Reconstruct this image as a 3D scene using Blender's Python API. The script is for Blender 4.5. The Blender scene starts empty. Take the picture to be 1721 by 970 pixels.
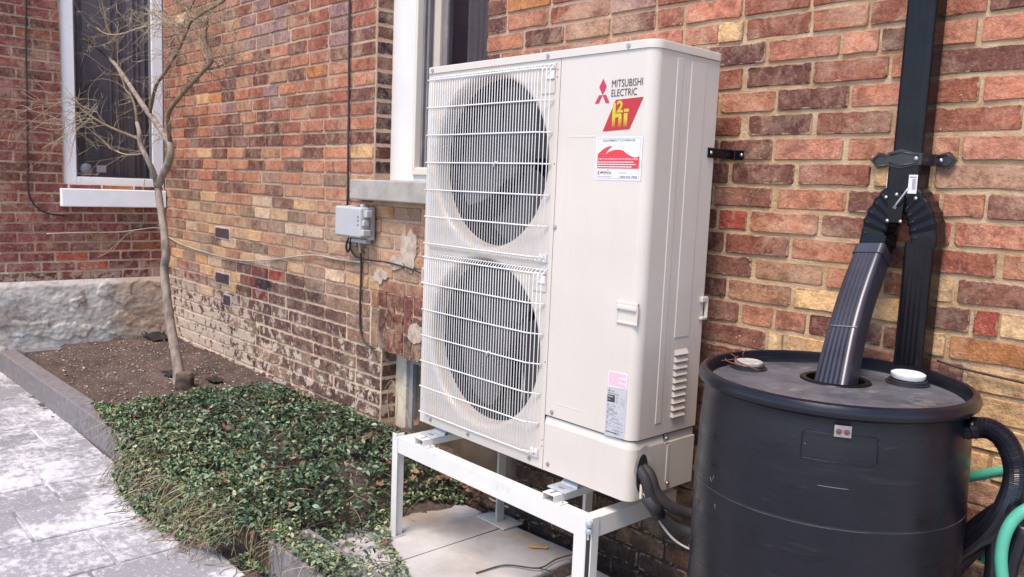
import bpy, bmesh, math, random
import numpy as np
from mathutils import Vector, Matrix, noise
rnd = random.Random(7)
nrg = np.random.default_rng(11)
PI = math.pi
sc = bpy.context.scene
COL = sc.collection

# ------------------------------------------------------------------ camera
CX = np.array([2.5290, -1.8555, 0.9157])
YAW, PITCH, ROLL, FPX = 0.8295, -0.1218, 0.0408, 1385.0
PW, PH = 1721.0, 970.0
def axes():
    cy, sy = math.cos(YAW), math.sin(YAW)
    f = np.array([-sy*math.cos(PITCH), cy*math.cos(PITCH), math.sin(PITCH)])
    r = np.array([cy, sy, 0.0]); u = np.cross(r, f)
    c, s = math.cos(ROLL), math.sin(ROLL)
    return c*r+s*u, -s*r+c*u, f
AR, AU, AF = axes()
def proj(p):
    d = np.asarray(p, float)-CX; z = d@AF
    return PW/2+FPX*(d@AR)/z, PH/2-FPX*(d@AU)/z
def P(px, py, axis, val):
    """point of the place seen at a photo pixel, on the plane axis = val"""
    d = AF+(px-PW/2)/FPX*AR-(py-PH/2)/FPX*AU
    t = (val-CX[axis])/d[axis]
    return Vector(CX+t*d)
cd = bpy.data.cameras.new('camera'); cam = bpy.data.objects.new('camera', cd); COL.objects.link(cam)
cd.sensor_width = 36; cd.lens = FPX/PW*36; cd.clip_end = 500; cd.clip_start = .02
M = Matrix.Identity(4)
for i in range(3):
    M[i][0] = AR[i]; M[i][1] = AU[i]; M[i][2] = -AF[i]; M[i][3] = CX[i]
cam.matrix_world = M; sc.camera = cam

# ------------------------------------------------------------------ light
SUN_EL, SUN_AZ = math.radians(60), math.radians(15)    # sun azimuth: from -y towards -x
world = bpy.data.worlds.new('World'); sc.world = world; world.use_nodes = True
wn = world.node_tree; bg = wn.nodes['Background']
sky = wn.nodes.new('ShaderNodeTexSky'); sky.sky_type = 'NISHITA'; sky.sun_disc = False
sdir = Vector((math.sin(SUN_AZ)*math.cos(SUN_EL), -math.cos(SUN_AZ)*math.cos(SUN_EL), math.sin(SUN_EL)))
sky.sun_elevation = SUN_EL; sky.sun_rotation = math.atan2(sdir.x, sdir.y)
sky.dust_density = 0.5; sky.ozone_density = 2.2; sky.air_density = 1.0
wn.links.new(sky.outputs[0], bg.inputs[0]); bg.inputs[1].default_value = 0.14
sl = bpy.data.lights.new('sun', 'SUN'); sl.energy = 2.0; sl.angle = math.radians(24); sl.color = (1.0, .86, .72)
so = bpy.data.objects.new('sun', sl); COL.objects.link(so)
so.rotation_euler = sdir.to_track_quat('Z', 'Y').to_euler()
sc.view_settings.view_transform = 'Standard'; sc.view_settings.look = 'None'
sc.view_settings.exposure = 1.32; sc.view_settings.gamma = 1
sc.render.engine = 'CYCLES'; sc.cycles.use_denoising = True

# ------------------------------------------------------------------ helpers
def S2L(r, g, b):
    f = lambda c: (c/255/12.92) if c/255 <= .04045 else ((c/255+.055)/1.055)**2.4
    return (f(r), f(g), f(b), 1)
class NT:
    def __init__(s, name):
        s.m = bpy.data.materials.new(name); s.m.use_nodes = True
        s.t = s.m.node_tree; s.b = s.t.nodes['Principled BSDF']
        s.pos = s.n('ShaderNodeNewGeometry').outputs['Position']
    def n(s, typ, **k):
        nd = s.t.nodes.new(typ)
        for a, v in k.items(): setattr(nd, a, v)
        return nd
    def l(s, a, b): s.t.links.new(a, b)
    def put(s, sock, v):
        if hasattr(v, 'is_linked') or isinstance(v, bpy.types.NodeSocket): s.l(v, sock)
        else: sock.default_value = v
    def noise(s, scale, detail=6, rough=.55, vec=None, dist=0, sx=None):
        nd = s.n('ShaderNodeTexNoise'); nd.inputs['Scale'].default_value = scale
        nd.inputs['Detail'].default_value = detail; nd.inputs['Roughness'].default_value = rough
        nd.inputs['Distortion'].default_value = dist
        v = vec or s.pos
        if sx:
            mp = s.n('ShaderNodeMapping'); mp.inputs['Scale'].default_value = sx; s.l(v, mp.inputs[0]); v = mp.outputs[0]
        s.l(v, nd.inputs['Vector']); return nd.outputs['Fac']
    def ramp(s, fac, lo, hi, a=0., b=1.):
        nd = s.n('ShaderNodeMapRange'); s.put(nd.inputs['Value'], fac)
        s.put(nd.inputs['From Min'], lo); s.put(nd.inputs['From Max'], hi); nd.inputs['To Min'].default_value = a; nd.inputs['To Max'].default_value = b
        return nd.outputs['Result']
    def math(s, op, a, b=0.):
        nd = s.n('ShaderNodeMath', operation=op); s.put(nd.inputs[0], a); s.put(nd.inputs[1], b); return nd.outputs[0]
    def mix(s, fac, a, b, mode='MIX'):
        nd = s.n('ShaderNodeMix', data_type='RGBA', blend_type=mode)
        s.put(nd.inputs[0], fac); s.put(nd.inputs[6], a); s.put(nd.inputs[7], b); return nd.outputs[2]
    def bump(s, h, strength, dist=.01, prev=None):
        nd = s.n('ShaderNodeBump'); nd.inputs['Strength'].default_value = strength; nd.inputs['Distance'].default_value = dist
        s.l(h, nd.inputs['Height'])
        if prev: s.l(prev, nd.inputs['Normal'])
        return nd.outputs[0]
    def out(s, col=None, rough=None, normal=None, **k):
        if col is not None: s.put(s.b.inputs['Base Color'], col)
        if rough is not None: s.put(s.b.inputs['Roughness'], rough)
        if normal is not None: s.l(normal, s.b.inputs['Normal'])
        for a, v in k.items(): s.put(s.b.inputs[a.replace('_', ' ')], v)
        return s.m
    def xyz(s):
        nd = s.n('ShaderNodeSeparateXYZ'); s.l(s.pos, nd.inputs[0]); return nd.outputs
def mat(name, c1, c2=None, scale=6, rough=.6, bump=0, bscale=120, lo=.4, hi=.65, metal=0., dirt=None, dscale=3, dlo=.55, dhi=.75, r2=None, sx=None, spec=.5):
    t = NT(name)
    col = c1
    if c2: col = t.mix(t.ramp(t.noise(scale, sx=sx), lo, hi), c1, c2)
    if dirt: col = t.mix(t.ramp(t.noise(dscale, 9, .65), dlo, dhi), col, dirt)
    nrm = t.bump(t.noise(bscale, 8, .6), bump, .004) if bump else None
    rg = rough if r2 is None else t.ramp(t.noise(scale*2.3, 8), .35, .7, rough, r2)
    return t.out(col, rg, nrm, Metallic=metal, Specular_IOR_Level=spec)

LOC = {}
def setp(o, label=None, cat=None, group=None, kind=None):
    if label: o['label'] = label
    if cat: o['category'] = cat
    if group: o['group'] = group
    if kind: o['kind'] = kind
    return o
def thing(name, label, cat, loc=(0, 0, 0), group=None, kind=None):
    o = bpy.data.objects.new(name, None); COL.objects.link(o); o.location = loc; o.empty_display_size = .05
    LOC[o] = Vector(loc)
    return setp(o, label, cat, group, kind)
class MB:
    """collects shapes in world coordinates; build() links them as one mesh object"""
    def __init__(s): s.bm = bmesh.new()
    def box(s, a, b, bev=0., seg=2, rot=None):
        a = Vector(a); b = Vector(b); c = (a+b)/2; d = b-a
        r = bmesh.ops.create_cube(s.bm, size=1)
        vs = r['verts']
        for v in vs: v.co = Vector((v.co.x*d.x, v.co.y*d.y, v.co.z*d.z))
        if bev:
            es = list({e for v in vs for e in v.link_edges})
            r = bmesh.ops.bevel(s.bm, geom=es, offset=bev, segments=seg, affect='EDGES', profile=.5)
            vs = list({v for f in r['faces'] for v in f.verts} | {v for v in vs if v.is_valid})
        for v in vs: v.co = (rot @ v.co if rot else v.co)+c
        return vs
    def tube(s, pts, r, n=8, caps=True, smooth=True):
        pts = [Vector(p) for p in pts]; m = len(pts)
        rs = r if isinstance(r, (list, tuple)) else [r]*m
        rings = []; ref = None
        for i, p in enumerate(pts):
            t = (pts[min(i+1, m-1)]-pts[max(i-1, 0)]).normalized()
            if ref is None:
                ref = t.orthogonal().normalized()
            ref = (ref-t*ref.dot(t)); ref = ref.normalized() if ref.length > 1e-6 else t.orthogonal().normalized()
            bi = t.cross(ref)
            rings.append([s.bm.verts.new(p+rs[i]*(math.cos(2*PI*k/n)*ref+math.sin(2*PI*k/n)*bi)) for k in range(n)])
        for a, b in zip(rings, rings[1:]):
            for k in range(n):
                f = s.bm.faces.new((a[k], a[(k+1) % n], b[(k+1) % n], b[k])); f.smooth = smooth
        if caps:
            s.bm.faces.new(rings[0][::-1]); s.bm.faces.new(rings[-1])
    def lathe(s, prof, c, n=48, axis='z', smooth=True, closed=False, cap0=False, cap1=False):
        c = Vector(c); rings = []
        for r, h in prof:
            ring = []
            for k in range(n):
                a = 2*PI*k/n
                if axis == 'z': q = Vector((r*math.cos(a), r*math.sin(a), h))
                elif axis == 'y': q = Vector((r*math.cos(a), h, r*math.sin(a)))
                else: q = Vector((h, r*math.cos(a), r*math.sin(a)))
                ring.append(s.bm.verts.new(c+q))
            rings.append(ring)
        for a, b in zip(rings, rings[1:]):
            for k in range(n):
                f = s.bm.faces.new((a[k], a[(k+1) % n], b[(k+1) % n], b[k])); f.smooth = smooth
        if cap0: s.bm.faces.new(rings[0][::-1])
        if cap1: s.bm.faces.new(rings[-1])
    def prism(s, poly, fn, d0, d1):
        """2-D polygon, fn(u,v,d)->world, extruded from d0 to d1"""
        a = [s.bm.verts.new(fn(u, v, d0)) for u, v in poly]; b = [s.bm.verts.new(fn(u, v, d1)) for u, v in poly]
        n = len(poly); s.bm.faces.new(a); s.bm.faces.new(b[::-1])
        for k in range(n): s.bm.faces.new((a[k], b[k], b[(k+1) % n], a[(k+1) % n]))
    def sweep(s, secs, smooth=False, caps=True):
        rings = [[s.bm.verts.new(Vector(p)) for p in sec] for sec in secs]; n = len(rings[0])
        for a, b in zip(rings, rings[1:]):
            for k in range(n):
                f = s.bm.faces.new((a[k], a[(k+1) % n], b[(k+1) % n], b[k])); f.smooth = smooth
        if caps: s.bm.faces.new(rings[0][::-1]); s.bm.faces.new(rings[-1])
    def quad(s, *p):
        return s.bm.faces.new([s.bm.verts.new(Vector(q)) for q in p])
    def build(s, name, m, parent=None, origin=None, auto=None, label=None, kind=None):
        bmesh.ops.recalc_face_normals(s.bm, faces=s.bm.faces[:])
        me = bpy.data.meshes.new(name)
        o = bpy.data.objects.new(name, me); COL.objects.link(o)
        base = LOC.get(parent, Vector((0, 0, 0))) if parent else Vector((0, 0, 0))
        org = Vector(origin) if origin is not None else base
        for v in s.bm.verts: v.co -= org
        s.bm.to_mesh(me); s.bm.free()
        if m: me.materials.append(m)
        if parent: o.parent = parent; o.location = org-base
        else: o.location = org
        LOC[o] = org
        if auto:
            for p in me.polygons: p.use_smooth = True
            me.set_sharp_from_angle(angle=math.radians(auto))
            w = o.modifiers.new('weighted_normal', 'WEIGHTED_NORMAL'); w.keep_sharp = True; w.weight = 80
        if label: o['label'] = label
        if kind: o['kind'] = kind
        return o
def mesh_np(name, V, F, m, col=None, parent=None, smooth=False):
    me = bpy.data.meshes.new(name); k = F.shape[1]
    me.vertices.add(len(V)); me.vertices.foreach_set('co', np.asarray(V, np.float32).ravel())
    me.loops.add(F.size); me.loops.foreach_set('vertex_index', F.astype(np.int32).ravel())
    me.polygons.add(len(F)); me.polygons.foreach_set('loop_start', np.arange(0, F.size, k, dtype=np.int32))
    me.update(calc_edges=True)
    if smooth: me.polygons.foreach_set('use_smooth', np.ones(len(F), bool))
    if col is not None:
        at = me.color_attributes.new('col', 'FLOAT_COLOR', 'POINT'); at.data.foreach_set('color', np.asarray(col, np.float32).ravel())
    me.materials.append(m); o = bpy.data.objects.new(name, me); COL.objects.link(o)
    if parent: o.parent = parent; o.location = -LOC[parent]
    return o
def dup(o, parent, **k):
    c = o.copy(); COL.objects.link(c); c.parent = parent
    for a, v in k.items(): setattr(c, a, v)
    return c

# ------------------------------------------------------------------ materials
def brick_mat(name, single):
    t = NT(name)
    if single: base = t.n('ShaderNodeObjectInfo').outputs['Color']
    else: base = t.n('ShaderNodeAttribute', attribute_name='col').outputs['Color']
    x, y, z = t.xyz()
    dark = t.mix(1.0, base, (.42, .36, .38, 1), 'MULTIPLY')
    lite = t.mix(.40, base, (.66, .38, .25, 1))
    c = t.mix(t.ramp(t.noise(15, 8, .62, dist=.5), .50, .68, 0, .85), base, dark)
    c = t.mix(t.ramp(t.noise(13, 7, .62, dist=.7, sx=(1, 1, .6)), .50, .68, 0, .85), c, lite)
    c = t.mix(t.ramp(t.noise(120, 5, .65), .40, .64, 0, .38), c, dark)
    c = t.mix(t.ramp(t.noise(44, 8, .66, dist=.6), .50, .66, 0, .62), c, dark)
    c = t.mix(t.ramp(t.noise(38, 7, .66, dist=.8, sx=(1.6, 1.6, .7)), .54, .68, 0, .55), c, lite)
    # whitish mineral smears and mortar left on the faces
    sm = t.ramp(t.noise(34, 9, .72, dist=.6), .60, .70, 0, .62)
    c = t.mix(sm, c, (.50, .40, .33, 1))
    sp = t.ramp(t.noise(75, 3, .5), .735, .76, 0, .75)
    c = t.mix(sp, c, (.70, .60, .52, 1))
    c = t.mix(t.ramp(t.noise(2.8, 10, .72, dist=.5), .49, .63, 0, .55), c, t.mix(1.0, c, (.50, .42, .42, 1), 'MULTIPLY'))
    c = t.mix(t.ramp(t.noise(4.2, 10, .74, dist=.5), .50, .66, 0, .42), c, (.58, .42, .285, 1))
    buff = t.math('MULTIPLY', t.math('MULTIPLY', t.ramp(z, .92, .70), t.ramp(z, .36, .42)), t.math('MULTIPLY', t.ramp(x, -.3, -.9), t.ramp(x, -3.906, -3.895)))
    c = t.mix(t.math('MULTIPLY', buff, t.ramp(t.noise(6, 10, .70, dist=.5), .42, .60, .12, .62)), c, t.mix(t.ramp(t.noise(9, 6), .4, .6), (.42, .28, .17, 1), (.56, .40, .25, 1)))
    # flaked cream wash low on the wall, left of the cellar window
    reg = t.math('MULTIPLY', t.ramp(z, .30, .02), t.ramp(x, -.72, -.95))
    far = t.ramp(x, -1.5, -3.2, 0, .12)
    low = t.ramp(z, .16, -.28, 0, .085)
    thr = t.math('SUBTRACT', .605, t.math('ADD', far, low))
    fl = t.ramp(t.math('SUBTRACT', t.noise(17, 9, .66, dist=.3), thr), 0, .035)
    c = t.mix(t.math('MULTIPLY', fl, reg), c, t.mix(t.noise(30), (.56, .42, .30, 1), (.50, .42, .36, 1)))
    # damp dark growth under the machine
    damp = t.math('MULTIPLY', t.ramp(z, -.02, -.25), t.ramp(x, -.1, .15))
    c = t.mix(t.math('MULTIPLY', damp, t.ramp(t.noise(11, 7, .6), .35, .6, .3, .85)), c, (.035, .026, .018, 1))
    if single:
        # worn arrises: mortar laps irregularly over the edges of each brick
        sp3 = t.n('ShaderNodeSeparateXYZ'); t.l(t.n('ShaderNodeTexCoord').outputs['Generated'], sp3.inputs[0])
        eu = t.math('MULTIPLY', t.math('SUBTRACT', .5, t.math('ABSOLUTE', t.math('SUBTRACT', sp3.outputs[0], .5))), .205)
        ez = t.math('MULTIPLY', t.math('SUBTRACT', .5, t.math('ABSOLUTE', t.math('SUBTRACT', sp3.outputs[2], .5))), .061)
        ed = t.math('SUBTRACT', t.ramp(t.noise(30, 8, .68), .42, .75, -.001, .013), t.math('MINIMUM', eu, ez))
        c = t.mix(t.ramp(ed, -.0006, .0012, 0, .85), c, t.mix(t.noise(20), S2L(196, 164, 136), S2L(160, 128, 104)))
        c = t.mix(t.ramp(ed, -.006, -.001, 0, .30), c, t.mix(1.0, c, (.45, .38, .38, 1), 'MULTIPLY'))
    n1 = t.bump(t.noise(26, 9, .66), .85, .016)
    n2 = t.bump(t.noise(190, 5, .6), .28, .003, n1)
    return t.out(c, .88, n2, Specular_IOR_Level=.25)
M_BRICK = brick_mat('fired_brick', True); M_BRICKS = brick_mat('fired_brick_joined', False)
def mortar_mat():
    t = NT('mortar'); x, y, z = t.xyz()
    c = t.mix(t.ramp(t.noise(9, 7, .6), .4, .62), S2L(186, 156, 134), S2L(166, 136, 112))
    right = t.ramp(x, .3, 1.2)
    c = t.mix(right, c, t.mix(t.ramp(t.noise(12), .4, .6), S2L(170, 138, 102), S2L(190, 162, 128)))
    lowl = t.math('MULTIPLY', t.ramp(z, .45, .15), t.ramp(x, -.6, -1.0))
    c = t.mix(lowl, c, t.mix(t.ramp(t.noise(14, 7, .6), .38, .62), S2L(214, 192, 166), S2L(186, 160, 138)))
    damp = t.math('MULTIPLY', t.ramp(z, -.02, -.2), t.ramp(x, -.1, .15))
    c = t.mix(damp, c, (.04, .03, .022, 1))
    c = t.mix(t.ramp(t.noise(90, 4), .62, .7, 0, .4), c, S2L(214, 196, 180))
    return t.out(c, .95, t.bump(t.noise(55, 9, .7), .9, .012))
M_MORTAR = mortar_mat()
def casing_mat():
    t = NT('ivory_steel')
    c = t.mix(t.ramp(t.noise(3, 7, .6), .4, .65), (.535, .470, .408, 1), (.560, .494, .430, 1))
    c = t.mix(t.ramp(t.noise(5, 9, .68, sx=(2.5, 2.5, .22)), .54, .76, 0, .26), c, (.45, .385, .325, 1))
    c = t.mix(t.ramp(t.noise(46, 6, .6), .70, .78, 0, .35), c, (.40, .33, .27, 1))
    b = t.bump(t.noise(2.2, 3, .5), .12, .03); b = t.bump(t.noise(380, 3, .5), .04, .002, b)
    return t.out(c, t.ramp(t.noise(6, 8), .35, .7, .36, .5), b)
M_CREAM = casing_mat()
M_CREAM_SHADE = mat('ivory_steel_shaded', (.50, .45, .41, 1), None, rough=.5)  # casing colour darkened for the shade inside the cabinet
M_WIRE = mat('white_coated_wire', (.66, .63, .60, 1), rough=.4)
M_FAN = mat('fan_plastic', (.056, .049, .051, 1), (.064, .056, .058, 1), 9, .5)
M_COIL_SHADE = mat('coil_and_bay_shade', (.075, .066, .068, 1), rough=.6)  # coil tone, also paints shade onto the cream fan bay walls
M_GAPSHADE = mat('gap_shade', (.024, .022, .023, 1), rough=.6)  # near-black that paints the shade in gaps, slots and holes
M_SCREW = mat('zinc_screw', (.42, .41, .41, 1), rough=.35, metal=.9)
M_STAND = mat('white_painted_steel', (.66, .62, .57, 1), (.625, .585, .54, 1), 7, .45, .05, 200, dirt=(.46, .40, .35, 1), dlo=.62, dhi=.8, dscale=11)
M_GALV = mat('galvanised_steel', (.46, .48, .51, 1), (.38, .40, .44, 1), 40, .42, metal=.35)
M_GALV2 = mat('painted_post', (.52, .51, .46, 1), (.43, .41, .35, 1), 12, .55)
M_FOAM = mat('pipe_foam', (.018, .015, .016, 1), (.03, .026, .027, 1), 16, .7, .2, 90)
M_BLACKM = mat('black_painted_metal', (.0045, .0040, .0056, 1), (.0075, .0066, .0088, 1), 12, .22, r2=.34, spec=.22)
M_BLACKS = mat('black_stamped_metal', (.018, .0155, .0165, 1), (.026, .023, .024, 1), 20, .36)
M_SPOUT = mat('faded_black_vinyl', (.028, .026, .036, 1), (.042, .039, .052, 1), 8, .28, dirt=(.06, .056, .066, 1), dlo=.64, dhi=.78, dscale=9)
M_WHITE = mat('white_vinyl', (.66, .63, .60, 1), (.62, .59, .56, 1), 4, .4)
M_WHITEP = mat('white_sill_paint', (.83, .82, .81, 1), (.78, .77, .76, 1), 10, .55, .15, 60)
M_BEIGE = mat('beige_vinyl', (.46, .385, .32, 1), (.42, .35, .29, 1), 5, .45)
M_GREYV = mat('grey_track', (.20, .18, .18, 1), (.14, .125, .125, 1), 8, .5)
M_SILL = mat('grey_sill_stone', (.36, .325, .285, 1), (.28, .25, .22, 1), 11, .85, .35, 70, dirt=(.24, .22, .19, 1), dlo=.56, dhi=.7)
M_OLDWOOD = mat('old_cream_paint', (.62, .54, .42, 1), (.50, .43, .33, 1), 14, .6, .3, 60, dirt=(.28, .23, .17, 1), dlo=.58, dhi=.7, dscale=14)
M_GREYWOOD = mat('grey_window_paint', (.28, .27, .27, 1), (.22, .21, .21, 1), 10, .6)
M_ROOM = mat('dark_room', (.22, .19, .20, 1), rough=.9)
M_CURT = mat('grey_curtain', (.28, .26, .27, 1), (.21, .195, .205, 1), 4, .9)
M_BROWNGL = mat('dusty_brown_board', (.085, .062, .042, 1), (.12, .09, .062, 1), 9, .5, dirt=(.20, .165, .13, 1), dlo=.66, dhi=.74, dscale=38)
M_GREYBOX = mat('grey_plastic', (.42, .415, .42, 1), (.38, .375, .38, 1), 9, .5, .05, 60)
M_CABLE = mat('black_cable_sheath', (.018, .013, .017, 1), rough=.5)
M_CABLEB = mat('brown_black_cable_sheath', (.03, .016, .02, 1), rough=.5)
M_CABLEC = mat('cream_cable_sheath', (.44, .38, .31, 1), (.36, .30, .245, 1), 8, .6)
M_BARK = mat('young_bark', S2L(150, 134, 120), S2L(106, 92, 82), 26, .85, .8, 70, sx=(1, 1, .35))
M_BARKD = mat('olive_bark', S2L(120, 104, 76), S2L(92, 78, 58), 25, .85, .4, 90)
M_TWIG = mat('twig_bark', S2L(164, 146, 120), S2L(130, 112, 92), 15, .85)
M_STUMP = mat('stump_bark', S2L(88, 70, 56), S2L(54, 43, 36), 30, .9, .7, 60)
M_STUMPT = mat('cut_wood', S2L(110, 90, 72), S2L(80, 64, 50), 40, .9, .4, 90)
M_GREEN = mat('green_hose_rubber', (.07, .34, .22, 1), (.09, .40, .27, 1), 8, .38)
M_HOSE = mat('black_hose_rubber', (.008, .008, .012, 1), (.014, .014, .02, 1), 10, .34)
M_YLEAF = mat('yellow_leaf', S2L(204, 158, 92), S2L(184, 132, 72), 20, .7)
M_RED = mat('red_print', S2L(168, 28, 34), rough=.4)
M_LOGO = mat('crimson_print', S2L(178, 36, 62), rough=.4)
M_INK = mat('dark_ink', S2L(58, 44, 46), rough=.5)
M_GINK = mat('grey_ink', S2L(128, 122, 128), rough=.5)
M_PINK = mat('pink_ink', S2L(232, 150, 160), rough=.5)
M_CARD = mat('white_sticker', (.60, .58, .57, 1), rough=.35)
M_CARDG = mat('grey_sticker', (.42, .41, .42, 1), rough=.4)
M_KERB = mat('grey_kerb_stone', S2L(122, 116, 117), S2L(106, 100, 101), 34, .85, .3, 110, dirt=S2L(112, 102, 98), dlo=.54, dhi=.7, dscale=7)
def emblem_mat():
    t = NT('yellow_fading_print'); x, y, z = t.xyz()
    return t.out(t.mix(t.ramp(z, 1.098, 1.128), S2L(160, 30, 30), S2L(182, 170, 30)), .4)
M_EMB = emblem_mat()
def glass_mat(name, tint, rough=.02):
    m = bpy.data.materials.new(name); m.use_nodes = True; t = m.node_tree
    for n in list(t.nodes): t.nodes.remove(n)
    o = t.nodes.new('ShaderNodeOutputMaterial'); mx = t.nodes.new('ShaderNodeMixShader'); tr = t.nodes.new('ShaderNodeBsdfTransparent')
    gl = t.nodes.new('ShaderNodeBsdfGlossy'); fr = t.nodes.new('ShaderNodeFresnel'); fr.inputs[0].default_value = 1.5
    tr.inputs[0].default_value = tint; gl.inputs['Roughness'].default_value = rough
    ge = t.nodes.new('ShaderNodeNewGeometry'); mm = t.nodes.new('ShaderNodeMath'); mm.operation = 'MULTIPLY_ADD'; mm.inputs[1].default_value = -1; mm.inputs[2].default_value = 1; t.links.new(ge.outputs['Backfacing'], mm.inputs[0]); m2 = t.nodes.new('ShaderNodeMath'); m2.operation = 'MULTIPLY'; t.links.new(mm.outputs[0], m2.inputs[0]); t.links.new(fr.outputs[0], m2.inputs[1]); t.links.new(m2.outputs[0], mx.inputs[0]); t.links.new(tr.outputs[0], mx.inputs[1]); t.links.new(gl.outputs[0], mx.inputs[2]); t.links.new(mx.outputs[0], o.inputs[0])
    return m
M_GLASS = glass_mat('window_glass', (.80, .80, .82, 1))
def paving_mat():
    t = NT('salted_paving'); 
    oi = t.n('ShaderNodeObjectInfo').outputs['Random']
    c = t.mix(oi, S2L(122, 119, 121), S2L(148, 144, 145))
    c = t.mix(t.ramp(t.noise(7, 8, .6), .4, .65), c, S2L(138, 134, 137))
    a = t.noise(3.0, 9, .66, sx=(1, .7, 1)); b = t.noise(26, 10, .74, sx=(1, 1.35, 1))
    s = t.math('ADD', t.math('MULTIPLY', a, .6), t.math('MULTIPLY', b, .4))
    c = t.mix(t.ramp(s, .482, .565, 0, .80), c, S2L(206, 203, 204))
    c = t.mix(t.ramp(t.noise(70, 5, .6), .60, .66, 0, .7), c, S2L(206, 202, 206))
    return t.out(c, .85, t.bump(t.noise(120, 8, .6), .35, .004))
M_PAVE = paving_mat()
def grout_mat():
    t = NT('salted_joint_sand')
    c = t.mix(t.ramp(t.noise(5, 9, .65), .40, .56), S2L(122, 116, 116), S2L(196, 192, 192))
    return t.out(c, .95, t.bump(t.noise(160, 6), .5, .004))
M_GROUT = grout_mat()
def soil_mat():
    t = NT('garden_soil')
    c = t.mix(t.ramp(t.noise(8, 9, .65), .38, .65), S2L(84, 68, 60), S2L(116, 97, 87))
    c = t.mix(t.ramp(t.noise(90, 5, .65), .45, .62, 0, .7), c, S2L(60, 48, 42))
    c = t.mix(t.ramp(t.noise(60, 3, .5), .70, .74, 0, .8), c, S2L(190, 170, 158))
    return t.out(c, .95, t.bump(t.noise(45, 9, .7), 1.0, .02))
M_SOIL = soil_mat()
def slab_mat():
    t = NT('weathered_concrete')
    c = t.mix(t.ramp(t.noise(4, 8, .6), .4, .62), S2L(188, 184, 180), S2L(168, 162, 157))
    c = t.mix(t.ramp(t.noise(2.2, 6, .6), .52, .68, 0, .7), c, S2L(154, 132, 108))
    c = t.mix(t.ramp(t.noise(55, 4, .5), .68, .73, 0, .5), c, S2L(130, 116, 104))
    return t.out(c, .9, t.bump(t.noise(140, 7, .65), .35, .003))
M_SLAB = slab_mat()
def render_stone_mat():
    t = NT('crumbling_render'); x, y, z = t.xyz()
    w = t.noise(2.6, 10, .68, dist=.8)
    c = t.mix(t.ramp(w, .40, .52), S2L(150, 136, 124), S2L(192, 184, 174))
    c = t.mix(t.ramp(t.noise(6, 9, .7, dist=.6), .57, .66, 0, .8), c, S2L(204, 199, 194))
    c = t.mix(t.ramp(t.noise(11, 8, .7), .60, .70, 0, .7), c, S2L(104, 86, 74))
    c = t.mix(t.ramp(y, .0, .16), c, t.mix(t.ramp(t.noise(5, 8), .4, .6), S2L(176, 154, 134), S2L(160, 134, 114)))
    return t.out(c, .95, t.bump(t.noise(26, 10, .72), .7, .014))
M_FOUND = render_stone_mat()
def drum_mat():
    t = NT('black_drum_plastic')
    c = t.mix(t.ramp(t.noise(5, 8, .6), .4, .7), (.0055, .0055, .0092, 1), (.0105, .0102, .0158, 1))
    c = t.mix(t.ramp(t.noise(9, 9, .7, sx=(.35, .35, 6)), .60, .74, 0, .35), c, (.055, .048, .048, 1))
    c = t.mix(t.ramp(t.noise(60, 6, .65, sx=(.3, .3, 3)), .66, .76, 0, .45), c, (.12, .11, .11, 1))
    r = t.ramp(t.noise(7, 8, .65, sx=(.4, .4, 4)), .35, .7, .24, .42)
    return t.out(c, r, t.bump(t.noise(30, 7, .6, sx=(.3, .3, 3)), .06, .01), Specular_IOR_Level=.34)
M_DRUM = drum_mat()
def deck_mat():
    t = NT('dusty_drum_top')
    c = t.mix(t.ramp(t.noise(6, 9, .65), .36, .62), (.042, .042, .050, 1), (.115, .115, .128, 1))
    c = t.mix(t.ramp(t.noise(18, 9, .7), .56, .72, 0, .7), c, (.27, .24, .21, 1))
    return t.out(c, .50, t.bump(t.noise(80, 6), .15, .003))
M_DECK = deck_mat()
def leaf_mat(name, rough, trans=.25):
    t = NT(name); a = t.n('ShaderNodeAttribute', attribute_name='col').outputs['Color']
    return t.out(a, rough, None, Specular_IOR_Level=.35)
M_LEAF = leaf_mat('periwinkle_leaf', .42); M_STRAW = leaf_mat('straw', .8)
def dead_mat():
    t = NT('dead_leaf'); b = t.n('ShaderNodeObjectInfo').outputs['Color']
    return t.out(t.mix(t.ramp(t.noise(60, 6), .4, .65, 0, .6), b, S2L(92, 58, 44)), .75, t.bump(t.noise(120, 4), .4, .003))
M_DEAD = dead_mat()

# ================================================================== GROUND
GZ = -.47
g = MB(); g.quad((-80, -90, GZ-.035), (90, -90, GZ-.035), (90, 60, GZ-.035), (-80, 60, GZ-.035))
setp(g.build('ground', M_GROUT), kind='structure')
paving = thing('paving', None, None, (-1.8, -1, GZ), kind='structure')
j = MB(); j.box((-5.2, -4.6, GZ-.03), (3.6, -.66, GZ-.0045)); j.build('joint_sand', M_GROUT, paving)
xs = [-4.6, -3.95, -3.42, -3.06, -2.73, -2.38, -2.03, -1.70, -1.42, -1.17, -.815, -.45, -.09, .28, .62, .98, 1.35, 1.7, 2.1, 2.5, 2.9, 3.3]
cut = {-2.73: -.84, -2.38: -.84, -2.03: -1.0, -1.70: -.98, -1.42: -.975, -1.17: -1.16, -.815: -.977}
for i in range(len(xs)-1):
    x0, x1 = xs[i], xs[i+1]
    yy = cut.get(x0, -.8-.35*rnd.random())
    ys = [-.655, yy]
    while ys[-1] > -4.3: ys.append(ys[-1]-rnd.choice([.36, .48, .62, .62]))
    for k in range(len(ys)-1):
        m = MB(); dz = rnd.uniform(-.003, .003)
        m.box((x0+.0055, ys[k+1]+.0055, GZ-.03), (x1-.0055, ys[k]-.0055, GZ+dz), .005, 2)
        m.build('paving_slab', M_PAVE, paving, origin=((x0+x1)/2, (ys[k]+ys[k+1])/2, GZ))

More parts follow.
